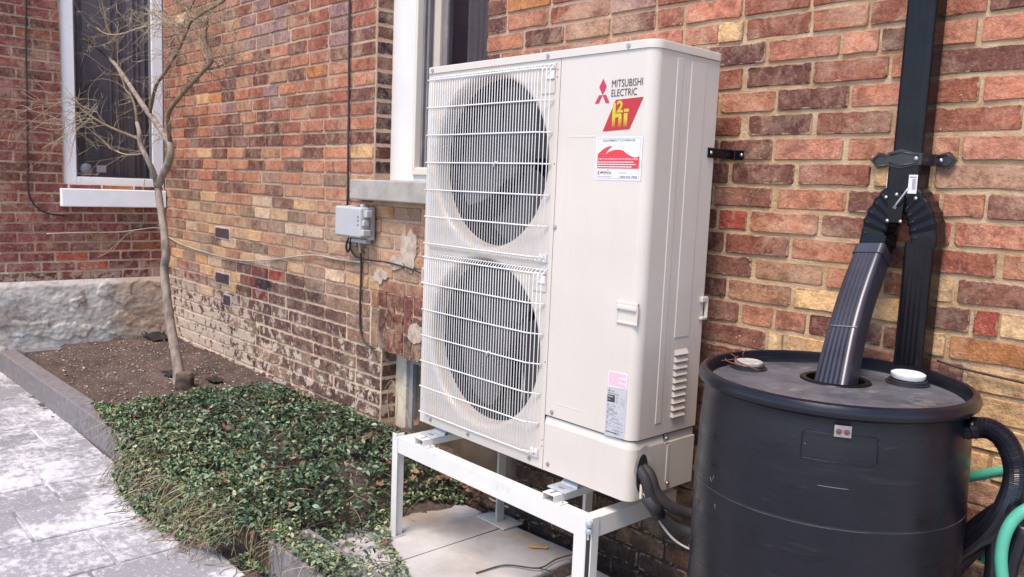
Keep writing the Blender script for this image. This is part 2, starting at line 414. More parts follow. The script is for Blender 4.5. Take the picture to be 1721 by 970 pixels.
# soil bed
def soil_z(x, y):
    z = -.345+.03*max(0, min(1, (y+.3)/.7))
    k = max(0., min(1., (x+.45)/.4)); k = k*k*(3-2*k)
    z = z*(1-k)+(-.485)*k
    q = Vector((x*4, y*4, .3)); return z+.025*noise.noise(q)+.012*noise.noise(q*3.1)+.008*noise.noise(q*8)+.007*noise.noise(q*17)
NX, NY = 230, 66
X = np.linspace(-3.97, 1.8, NX); Y = np.linspace(-.70, .5, NY)
V = np.array([(x, y, soil_z(x, y) if y > -.57 else -.474+.006*noise.noise(Vector((x*14, y*14, 1)))) for y in Y for x in X])
F = np.array([(a*NX+b, a*NX+b+1, (a+1)*NX+b+1, (a+1)*NX+b) for a in range(NY-1) for b in range(NX-1)])
soil = mesh_np('soil', V, F, M_SOIL, smooth=True); setp(soil, kind='structure')
# pale chips strewn on the soil
n = 1000; cx = nrg.uniform(-3.85, -1.5, n); cy = nrg.uniform(-.53, .40, n)
V = []; F = []; C = []
for x, y in zip(cx, cy):
    z = soil_z(x, y); a = rnd.random()*2*PI; s = rnd.choice([.003, .004, .004, .005, .006, .009, .012]); e = s*rnd.uniform(.3, .7); b = len(V)
    ca, sa = math.cos(a), math.sin(a); t = rnd.uniform(-.3, .3)*s; h = .004
    for u, v, w in ((-s, -e, t), (s, -e, -t), (s, e, 0), (-s, e, t*2)):
        V.append((x+u*ca-v*sa, y+u*sa+v*ca, z+w+h)); C.append(rnd.choice([S2L(205, 186, 172), S2L(180, 158, 142), S2L(222, 210, 200), S2L(150, 122, 104)]))
    V.append((x, y, z-.002)); C.append(C[-1])
    F += [(b, b+1, b+2), (b, b+2, b+3), (b, b+4, b+1), (b+1, b+4, b+2), (b+2, b+4, b+3), (b+3, b+4, b)]
setp(mesh_np('wood_chips', np.array(V), np.array(F), M_STRAW, C), 'pale wood chips strewn over the bare brown soil', 'wood chips', kind='stuff')

# concrete slabs under the machine
def slab(x0, x1, y0, y1, z, label, ang):
    o = thing('concrete_slab', label, 'concrete slab', ((x0+x1)/2, (y0+y1)/2, z-.06))
    m = MB(); m.box((x0, y0, z-.06), (x1, y1, z), .008, 2)
    c = Vector(((x0+x1)/2, (y0+y1)/2, 0)); R = Matrix.Rotation(ang, 3, 'Z')
    for v in m.bm.verts:
        q = v.co-c; v.co = R @ Vector((q.x, q.y, 0))+c+Vector((0, 0, v.co.z+.006*noise.noise(v.co*3)))
    m.build('slab_body', M_SLAB, o); return o
s1 = slab(-.22, .56, -.42, .36, -.452, 'pale concrete slab under the left part of the white stand', math.radians(3))
m = MB(); m.box((.17, -.40, -.455), (.1725, .34, -.4512)); m.build('crack', M_INK, s1)
slab(.60, 1.30, -.40, .34, -.462, 'concrete slab under the right front leg of the white stand', math.radians(-2))

# kerb
kerb = thing('garden_kerb', 'grey stone kerb blocks between salted paving and planting bed', 'kerb', (-2, -.6, GZ))
ke = [-3.88, -2.87, -2.17, -1.97, -1.83, -1.38]
def kblock(x0, x1, y0=-.655, y1=-.555, zt=-.332, rz=0., rx=0.):
    m = MB(); c = Vector(((x0+x1)/2, (y0+y1)/2, (GZ+zt)/2-.02))
    m.box(Vector((x0+.0015, y0, GZ-.05)), Vector((x1-.0015, y1, zt)), .006, 2)
    R = Matrix.Rotation(rz, 3, 'Z') @ Matrix.Rotation(rx, 3, 'Y')
    for v in m.bm.verts: v.co = R @ (v.co-c)+c
    m.build('kerb_block', M_KERB, kerb, origin=c)
for i in range(5):
    yk = -.700+.0245*((ke[i]+ke[i+1])/2+3.88)
    kblock(ke[i], ke[i+1], yk, yk+.10, -.332-.002*rnd.random(), .0245)
kblock(-1.36, -.98, -.60, -.50, -.36, .03, .03)
kblock(-.92, -.55, -.60, -.50, -.365, .08, .02)
kblock(-.05, .46, -.60, -.44, -.335, .01, -.01)
kblock(.47, 1.1, -.60, -.44, -.34, .0, .0)
m = MB(); m.box((-3.90, -.57, -.42), (-3.79, -.33, -.335), .006); m.build('kerb_block', M_KERB, kerb)

# ================================================================== WALLS
YW = .43; H = .0733; ZT0 = 1.8325
COLS = dict(r=(142, 82, 62), d=(96, 58, 50), s=(178, 116, 86), o=(212, 170, 116), O=(188, 122, 70), t=(166, 124, 94), g=(138, 108, 104),
            b=(82, 62, 58), k=(56, 40, 42), K=(56, 38, 40), R=(160, 76, 60), p=(112, 62, 57), P=(122, 60, 56), c=(220, 192, 158), w=(142, 116, 98),
            m=(120, 62, 58), y=(224, 186, 132), e=(124, 80, 64), f=(188, 120, 94))
def bcol(ch, j=.10):
    q = .0 if ch in 'kKRpP' else (.08 if ch in 'oycO' else .14)
    c = S2L(*[a*(1-q)+b*q+5 for a, b in zip(COLS[ch], (176, 120, 94))]); k = 1+rnd.uniform(-j, j); h = rnd.uniform(-.05, .05)
    return (c[0]*k*(1+h), c[1]*k, c[2]*k*(1-h), 1)
def brick_proto(seed):
    r = random.Random(seed); out = []
    for sx, sz in ((-1, -1), (1, -1), (1, 1), (-1, 1)):
        cx_, cz_ = r.uniform(.012, .04), r.uniform(.05, .15)
        a = (sx*.5, sz*(.5-cz_)); b = (sx*(.5-cx_), sz*.5)
        out += [a, b] if sx*sz > 0 else [b, a]
        if sx*sz < 0 or True:
            if (sx, sz) == (-1, -1): out.append((r.uniform(-.2, .2), -.5+r.uniform(0, .05)))
            if (sx, sz) == (1, 1): out.append((r.uniform(-.2, .2), .5-r.uniform(0, .06)))
    V = []
    for x, z in out: V.append((x, .085, z))
    for x, z in out: V.append((x*(1-.011*2)+r.uniform(-.004, .004), r.uniform(-.02, .03), z*(1-.035*2)+r.uniform(-.014, .014)))
    for x, z in out: V.append((x, 1., z))
    n = len(out)
    F = [tuple(range(n, 2*n))]
    for k in range(n):
        q = (k+1) % n
        F.append((k, q, n+q, n+k)); F.append((k, 2*n+k, 2*n+q, q))
    return V, F
PROT = [brick_proto(s) for s in range(9)]
PM = []
for V, F in PROT:
    me = bpy.data.meshes.new('brick'); me.from_pydata(V, [], F); me.materials.append(M_BRICK); PM.append(me)
UNIT = [(722, 117), (1101, 67), (1214, 91), (1165, 815), (1058, 846), (703, 708)]
DRUM = [(1180, 615), (1300, 585), (1450, 590), (1600, 625), (1647, 668), (1610, 970), (1155, 970)]
def inside(p, poly):
    x, y = p; r = False
    for (a, b), (c, d) in zip(poly, poly[1:]+poly[:1]):
        if (b > y) != (d > y) and x < (c-a)*(y-b)/(d-b)+a: r = not r
    return r
class Wall:
    """bricks of one wall: fn(u, z, depth) -> world; every brick is (u0,u1,z0,z1,letter,proud)"""
    def __init__(s, root, ax): s.root = root; s.ax = ax; s.L = []
    def add(s, u0, u1, z0, z1, ch, pr=0., rot=0): s.L.append((u0, u1, z0, z1, bcol(ch), pr+rnd.uniform(-.003, .003), rot))
    def world(s, u, z, d): return (u, YW+d, z) if s.ax == 'x' else (XW-d, u, z)
    def finish(s, limit=300, joined='brick'):
        sc_ = []
        for b in s.L:
            pc = s.world((b[0]+b[1])/2, (b[2]+b[3])/2, 0); p = proj(pc)
            q = [proj(s.world(u, z, 0)) for u, z in ((b[0], b[2]), (b[1], b[2]), (b[1], b[3]), (b[0], b[3]))]
            ar = abs(sum(q[i][0]*q[(i+1) % 4][1]-q[(i+1) % 4][0]*q[i][1] for i in range(4)))/2
            vis = 2 < p[0] < PW-2 and 2 < p[1] < PH-2 and not inside(p, UNIT) and not inside(p, DRUM) and (np.array(pc)-CX)@AF > .2
            if vis and b[2] < -.22 and b[1] < -.95: vis = False
            sc_.append(ar if vis else -1)
        order = sorted(range(len(s.L)), key=lambda i: -sc_[i]); V = []; F = []; C = []
        for k, i in enumerate(order):
            u0, u1, z0, z1, col, pr, rot = s.L[i]; j = rnd.randrange(len(PROT)); um, zm = (u0+u1)/2, (z0+z1)/2
            lu, lz = u1-u0, z1-z0; dep = .045
            if k < limit and sc_[i] > 0:
                o = bpy.data.objects.new('brick', PM[j]); COL.objects.link(o); o.parent = s.root
                o.location = Vector(s.world(um, zm, -pr))-LOC[s.root]
                if lz > lu: o.rotation_euler = (0, PI/2, 0); o.scale = (lz, dep, lu)
                else: o.scale = (lu*rnd.choice((1, -1)) if False else lu, dep, lz); o.rotation_euler = (0, rnd.uniform(-.006, .006), 0)
                if s.ax == 'y': o.rotation_euler = (o.rotation_euler[0], o.rotation_euler[1], PI/2)
                o.color = col
            else:
                b0 = len(V)
                for x, y, z in PROT[j][0]:
                    if lz > lu: x, z = z, x
                    V.append(s.world(um+x*lu, zm+z*lz, y*dep-pr)); C.append(col)
                F += [tuple(b0+a for a in f) for f in PROT[j][1]]
        if V:
            me = bpy.data.meshes.new(joined); me.from_pydata([Vector(v)-LOC[s.root] for v in V], [], F)
            at = me.color_attributes.new('col', 'FLOAT_COLOR', 'POINT'); at.data.foreach_set('color', np.array(C, np.float32).ravel())
            me.materials.append(M_BRICKS); o = bpy.data.objects.new(joined, me); COL.objects.link(o); o.parent = s.root; o['kind'] = 'stuff'
            bm = bmesh.new(); bm.from_mesh(me); bmesh.ops.recalc_face_normals(bm, faces=bm.faces[:]); bm.to_mesh(me); bm.free()
for me in PM:
    bm = bmesh.new(); bm.from_mesh(me); bmesh.ops.recalc_face_normals(bm, faces=bm.faces[:]); bm.to_mesh(me); bm.free()

XW = -3.92
wall = thing('brick_wall', 'long weathered red and yellow brick side wall behind the white heat pump', 'wall', (-.9, YW, -.5))
wallB = thing('brick_wall', 'maroon brick end wall with rough grey stone base behind the tree', 'wall', (XW, -.2, -.5))
# mortar bodies with openings
WX0, WX1, WZ0 = -1.03, -.185, .925          # main window opening
BX0, BX1, BZ1 = -.93, .06, .085             # cellar window opening
def body(cells, holes_d, fn, name, root):
    m = MB(); us = sorted({c[0] for c in cells} | {c[1] for c in cells}); 
    S = set(cells)
    def solid(u, z): return any(c[0] < u < c[1] and c[2] < z < c[3] for c in S)
    zs = sorted({c[2] for c in cells} | {c[3] for c in cells})
    for a, b in zip(us, us[1:]):
        for c, d in zip(zs, zs[1:]):
            if not solid((a+b)/2, (c+d)/2): continue
            m.quad(fn(a, c, .006), fn(b, c, .006), fn(b, d, .006), fn(a, d, .006))
            m.quad(fn(a, c, .24), fn(b, c, .24), fn(b, d, .24), fn(a, d, .24))
            for (u0, z0, u1, z1, du, dz) in ((a, c, a, d, -1, 0), (b, c, b, d, 1, 0), (a, c, b, c, 0, -1), (a, d, b, d, 0, 1)):
                if not solid((u0+u1)/2+du*1e-3, (z0+z1)/2+dz*1e-3):
                    m.quad(fn(u0, z0, .006), fn(u1, z1, .006), fn(u1, z1, .24), fn(u0, z0, .24))
    bmesh.ops.remove_doubles(m.bm, verts=m.bm.verts[:], dist=1e-5)
    return m.build(name, M_MORTAR, root)
fx = lambda u, z, d: (u, YW+d, z)
fy = lambda u, z, d: (XW-d, u, z)
cells = [(-3.93, WX0, -.6, 3.0), (WX0, BX0, -.6, WZ0), (BX0, WX1, BZ1, WZ0), (WX1, BX1, BZ1, 3.0), (BX1, 4.4, -.6, 3.0)]
body(cells, None, fx, 'mortar', wall)
EY0 = -.262; EZ0 = .785
body([(-2.6, EY0, -.6, 3.0), (EY0, .438, -.6, EZ0)], None, fy, 'mortar', wallB)

W = Wall(wall, 'x')
LEFT = {-3: 'scsrrrg'+'grrgrr', -2: 'rgrrrdr'+'grrsrr', -1: 'dtrsrtg'+'rgrrrr', 0: 'rdssdssg'+'rgrrgr'[1:], 1: 'rdssstg'+'ggrrgr', 2: 'rrssstsd'+'sdrgd', 3: 'rsdssdrd'+'rssdd',
        4: 'rsdrrdtd'+'tdSsr'.replace('S', 'O'), 5: 'rrsoOdsrg'+'sssss', 6: 'rrrssgtr'+'grrrd', 7: 'rrdrrdsd'+'rsrrr', 8: 'rsdsgdr'+'drsrs', 9: 'rsddddd'+'drddd',
        10: 'rssodsd'+'tsdso', 11: 'rddsssd'+'sdsss', 12: 'rddsdss'+'wstwo', 13: 'ddssdds'+'dsssr', 14: 'sddossc'+'doss', 15: 'rsodssdc'+'odstt',
        16: 'rrssottd'+'dccwt', 17: 'rdcsoooo'+'stsett', 18: 'rdtwbcdb'+'soset', 19: 'roowosoc'+'wowco', 20: 'rowocwbp'+'Rbwww', 21: 'orwooopk'+'bbbww', 22: 'bwppwobP'+'bbbbw',
        23: 'bbwobbb'+'bbbbbw'}
def fill(row, i, x0, x1, off):
    zt = ZT0-H*i; zb = zt-H; n = len(row); pitch = (x1-x0)/(n-.5 if off else n)
    u = x0-(pitch*.5 if off else 0)
    for ch in row:
        a, b = max(u, x0), min(u+pitch, x1)
        k = rnd.uniform(-.010, .010)
        if b-a > .03: W.add(a+.005, b-.005+(k if b < x1-.05 else 0), zb+.0055, zt-.0055, ch)
        u += pitch
def rrow(pal, n): return ''.join(rnd.choice(pal) for _ in range(n))
for i in range(-12, 33):
    zt = ZT0-H*i; zm = zt-H/2
    if zm > 2.95 or zm < -.6: continue
    row = LEFT.get(i)
    if row is None: row = rrow('rrrdsrg', 13) if i < 0 else rrow('bbbbbbbbw', 13)
    xr = WX0-.006 if zm > WZ0-.12 else (-1.135 if zm > .80 else None)
    if zm > .385:
        if xr is None: xr = -1.06
    else: xr = -1.04 if zm > BZ1 else BX0-.004
    fill(row, i, XW+.004, xr, (i % 2) == 0)
    # below the main window and above the cellar window
    if .385 < zm < .81:
        pal = 'eetsO' if zm > .7 else ('tsetsw' if zm > .5 else 'ttowse')
        for k in range(6):
            a = -1.06+k*.22-(.11 if i % 2 else 0); b = a+.22
            a = max(a, -1.05)
            if b-a > .05: W.add(a+.005, b-.005, zt-H+.0055, zt-.0055, rnd.choice(pal))
# soldier arch over the cellar window
xx = -1.03; k = 0
while xx < .1:
    w = .072; zt, zb = .378-.006*abs(k % 3-1), .09-.03*min(1, max(0, (xx+1)/.45))
    sp = zt-.085 if k % 2 else zb+.115
    if k == 0: sp = zt-.09
    pal = 'pdbdp' if k else 'w'
    W.add(xx+.004, xx+w-.004, sp+.005, zt, rnd.choice('ppdp') if k else 't', .002)
    W.add(xx+.004, xx+w-.004, zb+rnd.uniform(-.008, .008), sp-.005, rnd.choice(pal), .002)
    xx += w+.001; k += 1
# right part of the wall, measured brick by brick (photo columns of each brick, letter)
RIGHT = {
 2: [(817, 850, 'd'), (853, 925, 'O'), (928, 1000, 'r'), (1003, 1100, 's'), (1105, 1200, 'r'), (1205, 1290, 's'), (1294, 1400, 'r'), (1405, 1500, 's')],
 3: [(817, 850, 'd'), (853, 920, 's'), (924, 1025, 'r'), (1027, 1102, 'g'), (1106, 1180, 'r'), (1184, 1250, 's'), (1255, 1330, 'r'), (1335, 1440, 'r')],
 4: [(817, 878, 's'), (882, 946, 'd'), (950, 1024, 't'), (1028, 1101, 'd'), (1105, 1148, 'r'), (1152, 1247, 'f'), (1251, 1362, 'r'), (1366, 1480, 'r'), (1484, 1560, 'd'), (1580, 1695, 'r'), (1701, 1800, 's')],
 5: [(817, 838, 'd'), (841, 905, 's'), (909, 976, 's'), (980, 1056, 's'), (1060, 1146, 'f'), (1150, 1206, 's'), (1207, 1249, 'y'), (1253, 1362, 'r'), (1366, 1460, 's'), (1464, 1560, 'r'), (1580, 1660, 'r'), (1664, 1790, 'd')],
 6: [(817, 866, 'r'), (869, 893, 'd'), (898, 932, 'd'), (935, 945, 'd'), (946, 1011, 'y'), (1012, 1091, 'd'), (1095, 1134, 'o'), (1139, 1182, 'p'), (1187, 1286, 'd'), (1291, 1411, 'f'), (1416, 1477, 'f'), (1481, 1558, 'd'), (1570, 1642, 's'), (1649, 1760, 'f')],
 7: [(1130, 1190, 's'), (1196, 1247, 'r'), (1254, 1362, 'd'), (1366, 1493, 'r'), (1498, 1570, 's'), (1575, 1730, 'd')],
 8: [(1120, 1206, 'r'), (1210, 1302, 's'), (1306, 1426, 'd'), (1430, 1520, 'f'), (1524, 1646, 'r'), (1652, 1760, 'f')],
 9: [(1140, 1244, 'r'), (1256, 1365, 'd'), (1372, 1498, 'e'), (1502, 1560, 's'), (1564, 1719, 'r'), (1724, 1800, 's')],
 10: [(1150, 1205, 'd'), (1209, 1297, 'd'), (1301, 1416, 'f'), (1424, 1510, 's'), (1514, 1611, 's'), (1617, 1760, 'f')],
 11: [(1130, 1223, 'd'), (1229, 1334, 'd'), (1341, 1462, 'r'), (1469, 1565, 'o'), (1570, 1740, 't')],
 12: [(1150, 1196, 'b'), (1200, 1296, 'e'), (1304, 1421, 's'), (1425, 1510, 'e'), (1514, 1577, 'R'), (1584, 1654, 's'), (1659, 1790, 'e')],
 13: [(1130, 1203, 'd'), (1208, 1254, 'R'), (1260, 1374, 's'), (1379, 1500, 'e'), (1504, 1597, 'R'), (1603, 1760, 'f')],
 14: [(1150, 1215, 'd'), (1219, 1325, 'r'), (1329, 1453, 's'), (1458, 1565, 'd'), (1571, 1674, 'r'), (1685, 1800, 's')],
 15: [(1130, 1262, 'e'), (1268, 1382, 't'), (1388, 1480, 's'), (1485, 1562, 'e'), (1568, 1602, 'y'), (1608, 1780, 'e')],
 16: [(1150, 1219, 'd'), (1223, 1328, 't'), (1333, 1450, 'y'), (1455, 1525, 'o'), (1530, 1629, 'd'), (1635, 1678, 'R'), (1680, 1790, 'y')],
 17: [(1130, 1240, 'e'), (1245, 1298, 's'), (1302, 1353, 's'), (1358, 1480, 'd'), (1484, 1535, 'd'), (1540, 1588, 'o'), (1594, 1760, 'O')],
 18: [(1140, 1285, 'e'), (1290, 1315, 'y'), (1321, 1440, 'o'), (1444, 1520, 'e'), (1524, 1618, 'e'), (1624, 1790, 'o')],
 19: [(1130, 1248, 'e'), (1252, 1366, 'o'), (1370, 1460, 'o'), (1464, 1536, 'O'), (1542, 1640, 'o'), (1645, 1800, 'o')],
 20: [(1130, 1230, 't'), (1235, 1350, 'o'), (1355, 1480, 't'), (1485, 1600, 'o'), (1605, 1691, 'y'), (1697, 1800, 'y')],
 21: [(1130, 1210, 'e'), (1215, 1330, 't'), (1335, 1450, 't'), (1455, 1570, 'e'), (1575, 1660, 'o'), (1665, 1780, 'o')]}
for i in range(-12, 33):
    zt = ZT0-H*i; zm = zt-H/2
    if zm > 2.95 or zm < -.6: continue
    edges = []
    lo = WX1 if zm > WZ0 else (.1 if zm < .385 else .2)
    if i in RIGHT:
        for a, b, ch in RIGHT[i]:
            # columns were read along each sloping course
            f = lambda px: (lambda d: CX[0]+d[0]*(YW-CX[1])/d[1])(min((AF+(px-PW/2)/FPX*AR-(v-PH/2)/FPX*AU for v in range(-60, 1200, 2)), key=lambda d: abs(CX[2]+d[2]*(YW-CX[1])/d[1]-zm)))
            x0, x1 = f(a), f(b)
            edges.append((x0, x1)); W.add(max(x0+.001, lo), x1-.001, zt-H+.0055, zt-.0055, ch)
        u0, u1 = edges[0][0], edges[-1][1]
    else:
        u0 = u1 = lo+.1*(i % 2)
        if zm > .385 or True: W.add(lo, u0-.01, zt-H+.0055, zt-.0055, 'd') if i % 2 else None
    pal = 'rsdfe' if i < 14 else ('etoso' if i < 21 else ('ebtew' if u1 > 1 else 'bbbe'))
    if i >= 20 and i not in RIGHT: pal = 'bbebt'
    u = u1+.006
    while u < 3.6: L = .222+rnd.uniform(-.01, .01); W.add(u, u+L-.01, zt-H+.0055, zt-.0055, rnd.choice(pal)); u += L
    u = u0-.006
    while u > lo+.04: L = min(.222+rnd.uniform(-.01, .01), u-lo); W.add(u-L+.01, u, zt-H+.0055, zt-.0055, rnd.choice(pal)); u -= L
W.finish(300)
KM = PM[3].copy(); KM.materials.clear(); KM.materials.append(mat('purple_black_brick', S2L(84, 60, 60), S2L(62, 45, 48), 30, .85, .4, 90))
M_FRAME = mat('white_repair_mortar', S2L(190, 178, 170), S2L(160, 148, 140), 30, .9, .4, 90)
for px, py, w_, h_ in ((375, 392, .215, .064), (375, 468, .215, .066), (383, 505, .10, .066)):
    q = P(px, py, 1, YW); m = MB(); m.box((q.x-w_/2-.012, YW-.006, q.z-h_/2-.009), (q.x+w_/2+.012, YW+.02, q.z+h_/2+.009), .004); m.build('repair_mortar', M_FRAME, wall)
    o = bpy.data.objects.new('brick', KM); COL.objects.link(o); o.parent = wall; o.location = Vector((q.x, YW-.010, q.z))-LOC[wall]; o.scale = (w_, .03, h_); o.color = S2L(58, 40, 42)
M_PATCH = mat('grey_plaster', S2L(182, 164, 148), S2L(150, 130, 114), 24, .9, .6, 60)
for px, py, rx, rz_, sd_ in ((688, 418, .085, .10, 1), (668, 440, .07, .035, 2), (640, 463, .06, .045, 5), (700, 562, .06, .055, 9)):
    q = P(px, py, 1, YW); n_ = 40; pl = []
    for k in range(n_):
        a = 2*PI*k/n_; rr = .9+.5*noise.noise(Vector((math.cos(a)*1.3, math.sin(a)*1.3, sd_*3.1)))+.13*noise.noise(Vector((math.cos(a)*5, math.sin(a)*5, sd_*1.7))); pl.append((q.x+rx*rr*math.cos(a), q.z+rz_*rr*math.sin(a)))
    m = MB(); m.prism(pl, lambda u, v, d: (u, YW+d, v), -.0065, .01); m.build('plaster_patch', M_PATCH, wall)
# reveals: bricks turned into the openings
def reveal(root, x, side, z0, z1, pal, depth, name='reveal_brick'):
    i = int((ZT0-z1)/H)-1
    while True:
        zt = ZT0-H*i; i += 1
        if zt-H < z0-.02: break
        if zt > z1+.02: continue
        me = PM[rnd.randrange(9)]; o = bpy.data.objects.new(name, me); COL.objects.link(o); o.parent = root
        o.location = Vector((x, YW+.010+depth/2, zt-H/2))-LOC[root]; o.scale = (depth, .03, H-.012)
        o.rotation_euler = (0, 0, PI/2); o.color = bcol(rnd.choice(pal), .2)
        if side < 0: o.rotation_euler = (0, 0, -PI/2)
reveal(wall, WX0+.001, 1, WZ0, 2.2, 'kkkdk', .088)
reveal(wall, BX0+.001, 1, -.34, BZ1-.02, 'bbkb', .088)

# end wall
EW = Wall(wallB, 'y'); HE = .0690; k = 0
z = .818+HE*30
i = 0
while z > .14:
    zb = z-HE; off = .1075*(i % 2); u = -2.6-off
    hi = EY0-.004 if (z+zb)/2 > EZ0 else .425
    while u < hi-.02:
        a, b = u, min(u+.215, hi)
        if b < hi-.03: b += rnd.uniform(-.008, .008)
        zm = (z+zb)/2; ch = rnd.choice('mmmmdrmd')
        if zm > .60 and zm < .80: ch = rnd.choice('mdmOr') if a > -.2 else rnd.choice('mmd')
        if zm < .36: ch = rnd.choice('mdmPP')
        if .19 < zm < .33 and -.55 < a < .0: ch = 'R' if rnd.random() < .6 else 'm'
        if zm < .21 and a > -.4: ch = rnd.choice('RPm')
        EW.add(a+.005, b-.005, zb+.0055, z-.0055, ch); u = b if b < hi else hi
    z = zb; i += 1
EW.finish(300, 'brick')
# crumbling stone base
NY, NZ = 420, 100; V = []; 
for a in range(NZ):
    for b in range(NY):
        y = -2.6+3.03*b/(NY-1); z = -.60+.735*a/(NZ-1)
        q = Vector((y*2.2, z*3.2, 1.7)); h = .012*noise.noise(q)+.009*(1 if noise.noise(q*1.9+Vector((.2*noise.noise(q*6), .2*noise.noise(q*7), 0))) > .02 else 0)+.006*noise.noise(q*5)+.004*noise.noise(q*13)+.002*noise.noise(q*31)
        e = 1 if z < .10 else max(0, 1-(z-.10)/.04)
        V.append((XW+.012+max(-.006, (.026+h)*e), y, z))
F = np.array([(a*NY+b, a*NY+b+1, (a+1)*NY+b+1, (a+1)*NY+b) for a in range(NZ-1) for b in range(NY-1)])
mesh_np('stone_base', np.array(V), F, M_FOUND, parent=wallB, smooth=True)

# ---- main window (part of the wall)
def part_empty(name, parent, loc):
    o = bpy.data.objects.new(name, None); COL.objects.link(o); o.parent = parent; o.location = Vector(loc)-LOC[parent]; LOC[o] = Vector(loc); o.empty_display_size = .05
    return o
FY = YW+.10
m = MB()
m.box((WX0-.02, FY, WZ0), (-.822, FY+.06, 3.0), .004); m.box((WX0-.02, FY+.004, WZ0), (WX1+.05, FY+.056, .995), .004); m.box((WX1-.01, FY, .9), (WX1+.05, FY+.05, 3.0))
win = m.build('window', M_WHITE, wall)
m = MB(); m.box((-.828, FY-.012, .985), (-.808, FY+.05, 3.0), .003); m.box((-.828, FY-.010, .958), (WX1, FY+.05, .992), .003); m.build('frame', mat('cream_vinyl', (.60, .53, .45, 1), rough=.45), win)
m = MB()
for k, (a, b, d) in enumerate(((-.806, -.792, .02), (-.788, -.775, .035), (-.771, -.757, .02), (-.753, -.742, .04))): m.box((a, FY+d, .995), (b, FY+.09, 3.0), .002)
m.box((-.81, FY+.05, .993), (-.74, FY+.09, 1.0)); m.build('screen_track', M_GREYV, win)
m = MB(); m.box((-.738, FY+.035, .995), (-.69, FY+.08, 3.0), .004); m.box((-.738, FY+.037, .995), (WX1, FY+.078, 1.035), .004); m.build('sash', M_BEIGE, win)
m = MB(); m.box((-.688, FY+.05, 1.03), (-.655, FY+.085, 3.0), .003); m.build('inner_sash', M_GREYV, win)
m = MB(); m.box((-.69, FY+.060, 1.03), (WX1+.02, FY+.064, 3.0)); m.build('pane', M_GLASS, win)
m = MB(); m.box((-1.2, FY+.95, .6), (.3, FY+1.0, 3.2)); m.box((-1.2, FY+.1, .6), (-1.15, FY+.96, 3.2)); m.box((.25, FY+.1, .6), (.3, FY+.96, 3.2)); m.box((-1.2, FY+.1, .55), (.3, FY+1, .6)); m.build('room', M_ROOM, win)
m = MB()
pts = [(-.60+t*.25+0, FY+.13+.018*math.sin(t*40), 0) for t in np.linspace(0, 1, 40)]
m.sweep([[(x, y, z_) for x, y, _ in pts]+[(x, y+.004, z_) for x, y, _ in pts[::-1]] for z_ in (1.0, 3.0)]); m.build('curtain', M_ROOM, win)
m = MB(); m.box((-1.135, YW-.075, .826), (WX1+.10, YW+.14, .927), .007, 2)
for v in m.bm.verts: v.co += Vector((0, 0, .003*noise.noise(v.co*9)))
m.build('window_sill', M_SILL, wall)

# ---- cellar window
CY = YW+.095
m = MB(); m.box((BX0-.02, CY, -.5), (-.852, CY+.05, BZ1+.03), .004); m.box((-.846, CY-.012, -.5), (-.822, CY+.05, BZ1+.03), .004); cw = m.build('cellar_window', M_OLDWOOD, wall)
m = MB(); m.box((-.821, CY+.005, .018), (BX1+.02, CY+.05, BZ1+.03), .003); m.box((-.821, CY+.006, -.5), (-.79, CY+.048, .02), .003); m.build('frame', M_GREYWOOD, cw)
m = MB(); m.box((-.795, CY+.03, -.5), (BX1, CY+.038, .03)); m.build('pane', M_BROWNGL, cw)

# ---- end wall window
wx = XW-.02
we = None
m = MB(); m.box((wx-.06, EY0, EZ0), (wx, -.175, 3.0), .004); m.box((wx-.06, .352, EZ0), (wx-.001, .43, 3.0), .004); m.box((wx-.06, -.18, EZ0), (wx-.002, .36, .868), .004)
M_WHITE_LIT = mat('lit_white_vinyl', (.80, .78, .76, 1), (.76, .74, .72, 1), 4, .4)  # white vinyl lightened to stand in for light on the end wall
we = m.build('window', M_WHITE_LIT, wallB)
m = MB(); m.box((wx-.05, EY0+.02, .775), (wx+.012, .43, .803), .003); m.build('frame', M_WHITE_LIT, we)
m = MB(); m.box((wx-.045, -.18, .86), (wx-.02, -.163, 3.0), .002); m.box((wx-.045, .338, .86), (wx-.02, .354, 3.0), .002); m.box((wx-.046, -.165, .86), (wx-.021, .34, .872), .002); m.build('gasket', M_GREYV, we)
m = MB(); m.box((wx-.036, -.17, .865), (wx-.032, .345, 3.0)); m.build('pane', M_GLASS, we)
m = MB(); m.box((wx-1.3, -.6, .5), (wx-1.25, 1.2, 3.2)); m.box((wx-1.3, -.6, .5), (wx-.08, -.55, 3.2)); m.box((wx-1.3, 1.15, .5), (wx-.08, 1.2, 3.2)); m.box((wx-1.3, -.6, .45), (wx-.08, 1.2, .5)); m.build('room', M_ROOM, we)
m = MB(); pts = [(wx-.075+.012*math.sin(t*31+2*math.sin(t*9))+.006*math.sin(t*71), .075+t*.30) for t in np.linspace(0, 1, 60)]
m.sweep([[(x, y, z_) for x, y in pts]+[(x-.004, y, z_) for x, y in pts[::-1]] for z_ in (.87, 3.0)], smooth=True); m.build('curtain', M_CURT, we)
m = MB(); pts = [(wx-.085+.015*math.sin(t*34), -.165+t*.07) for t in np.linspace(0, 1, 20)]
m.sweep([[(x, y, z_) for x, y in pts]+[(x-.004, y, z_) for x, y in pts[::-1]] for z_ in (1.0, 3.0)], smooth=True); m.build('curtain', M_CURT, we)
m = MB(); m.box((wx-.3, -.06, 1.0), (wx-.28, .06, 1.55)); m.build('picture', mat('pale_picture', (.30, .29, .26, 1), (.22, .22, .2, 1), 5, .8), we)
m = MB(); m.lathe([(.0, 0), (.042, 0), (.042, .002), (0, .002)], (wx-.031, -.105, .925), 8, 'x'); m.build('sticker', M_GINK, we)
m = MB(); m.box((wx-.031, -.035, .905), (wx-.030, .03, .955)); m.build('sticker', M_GINK, we)
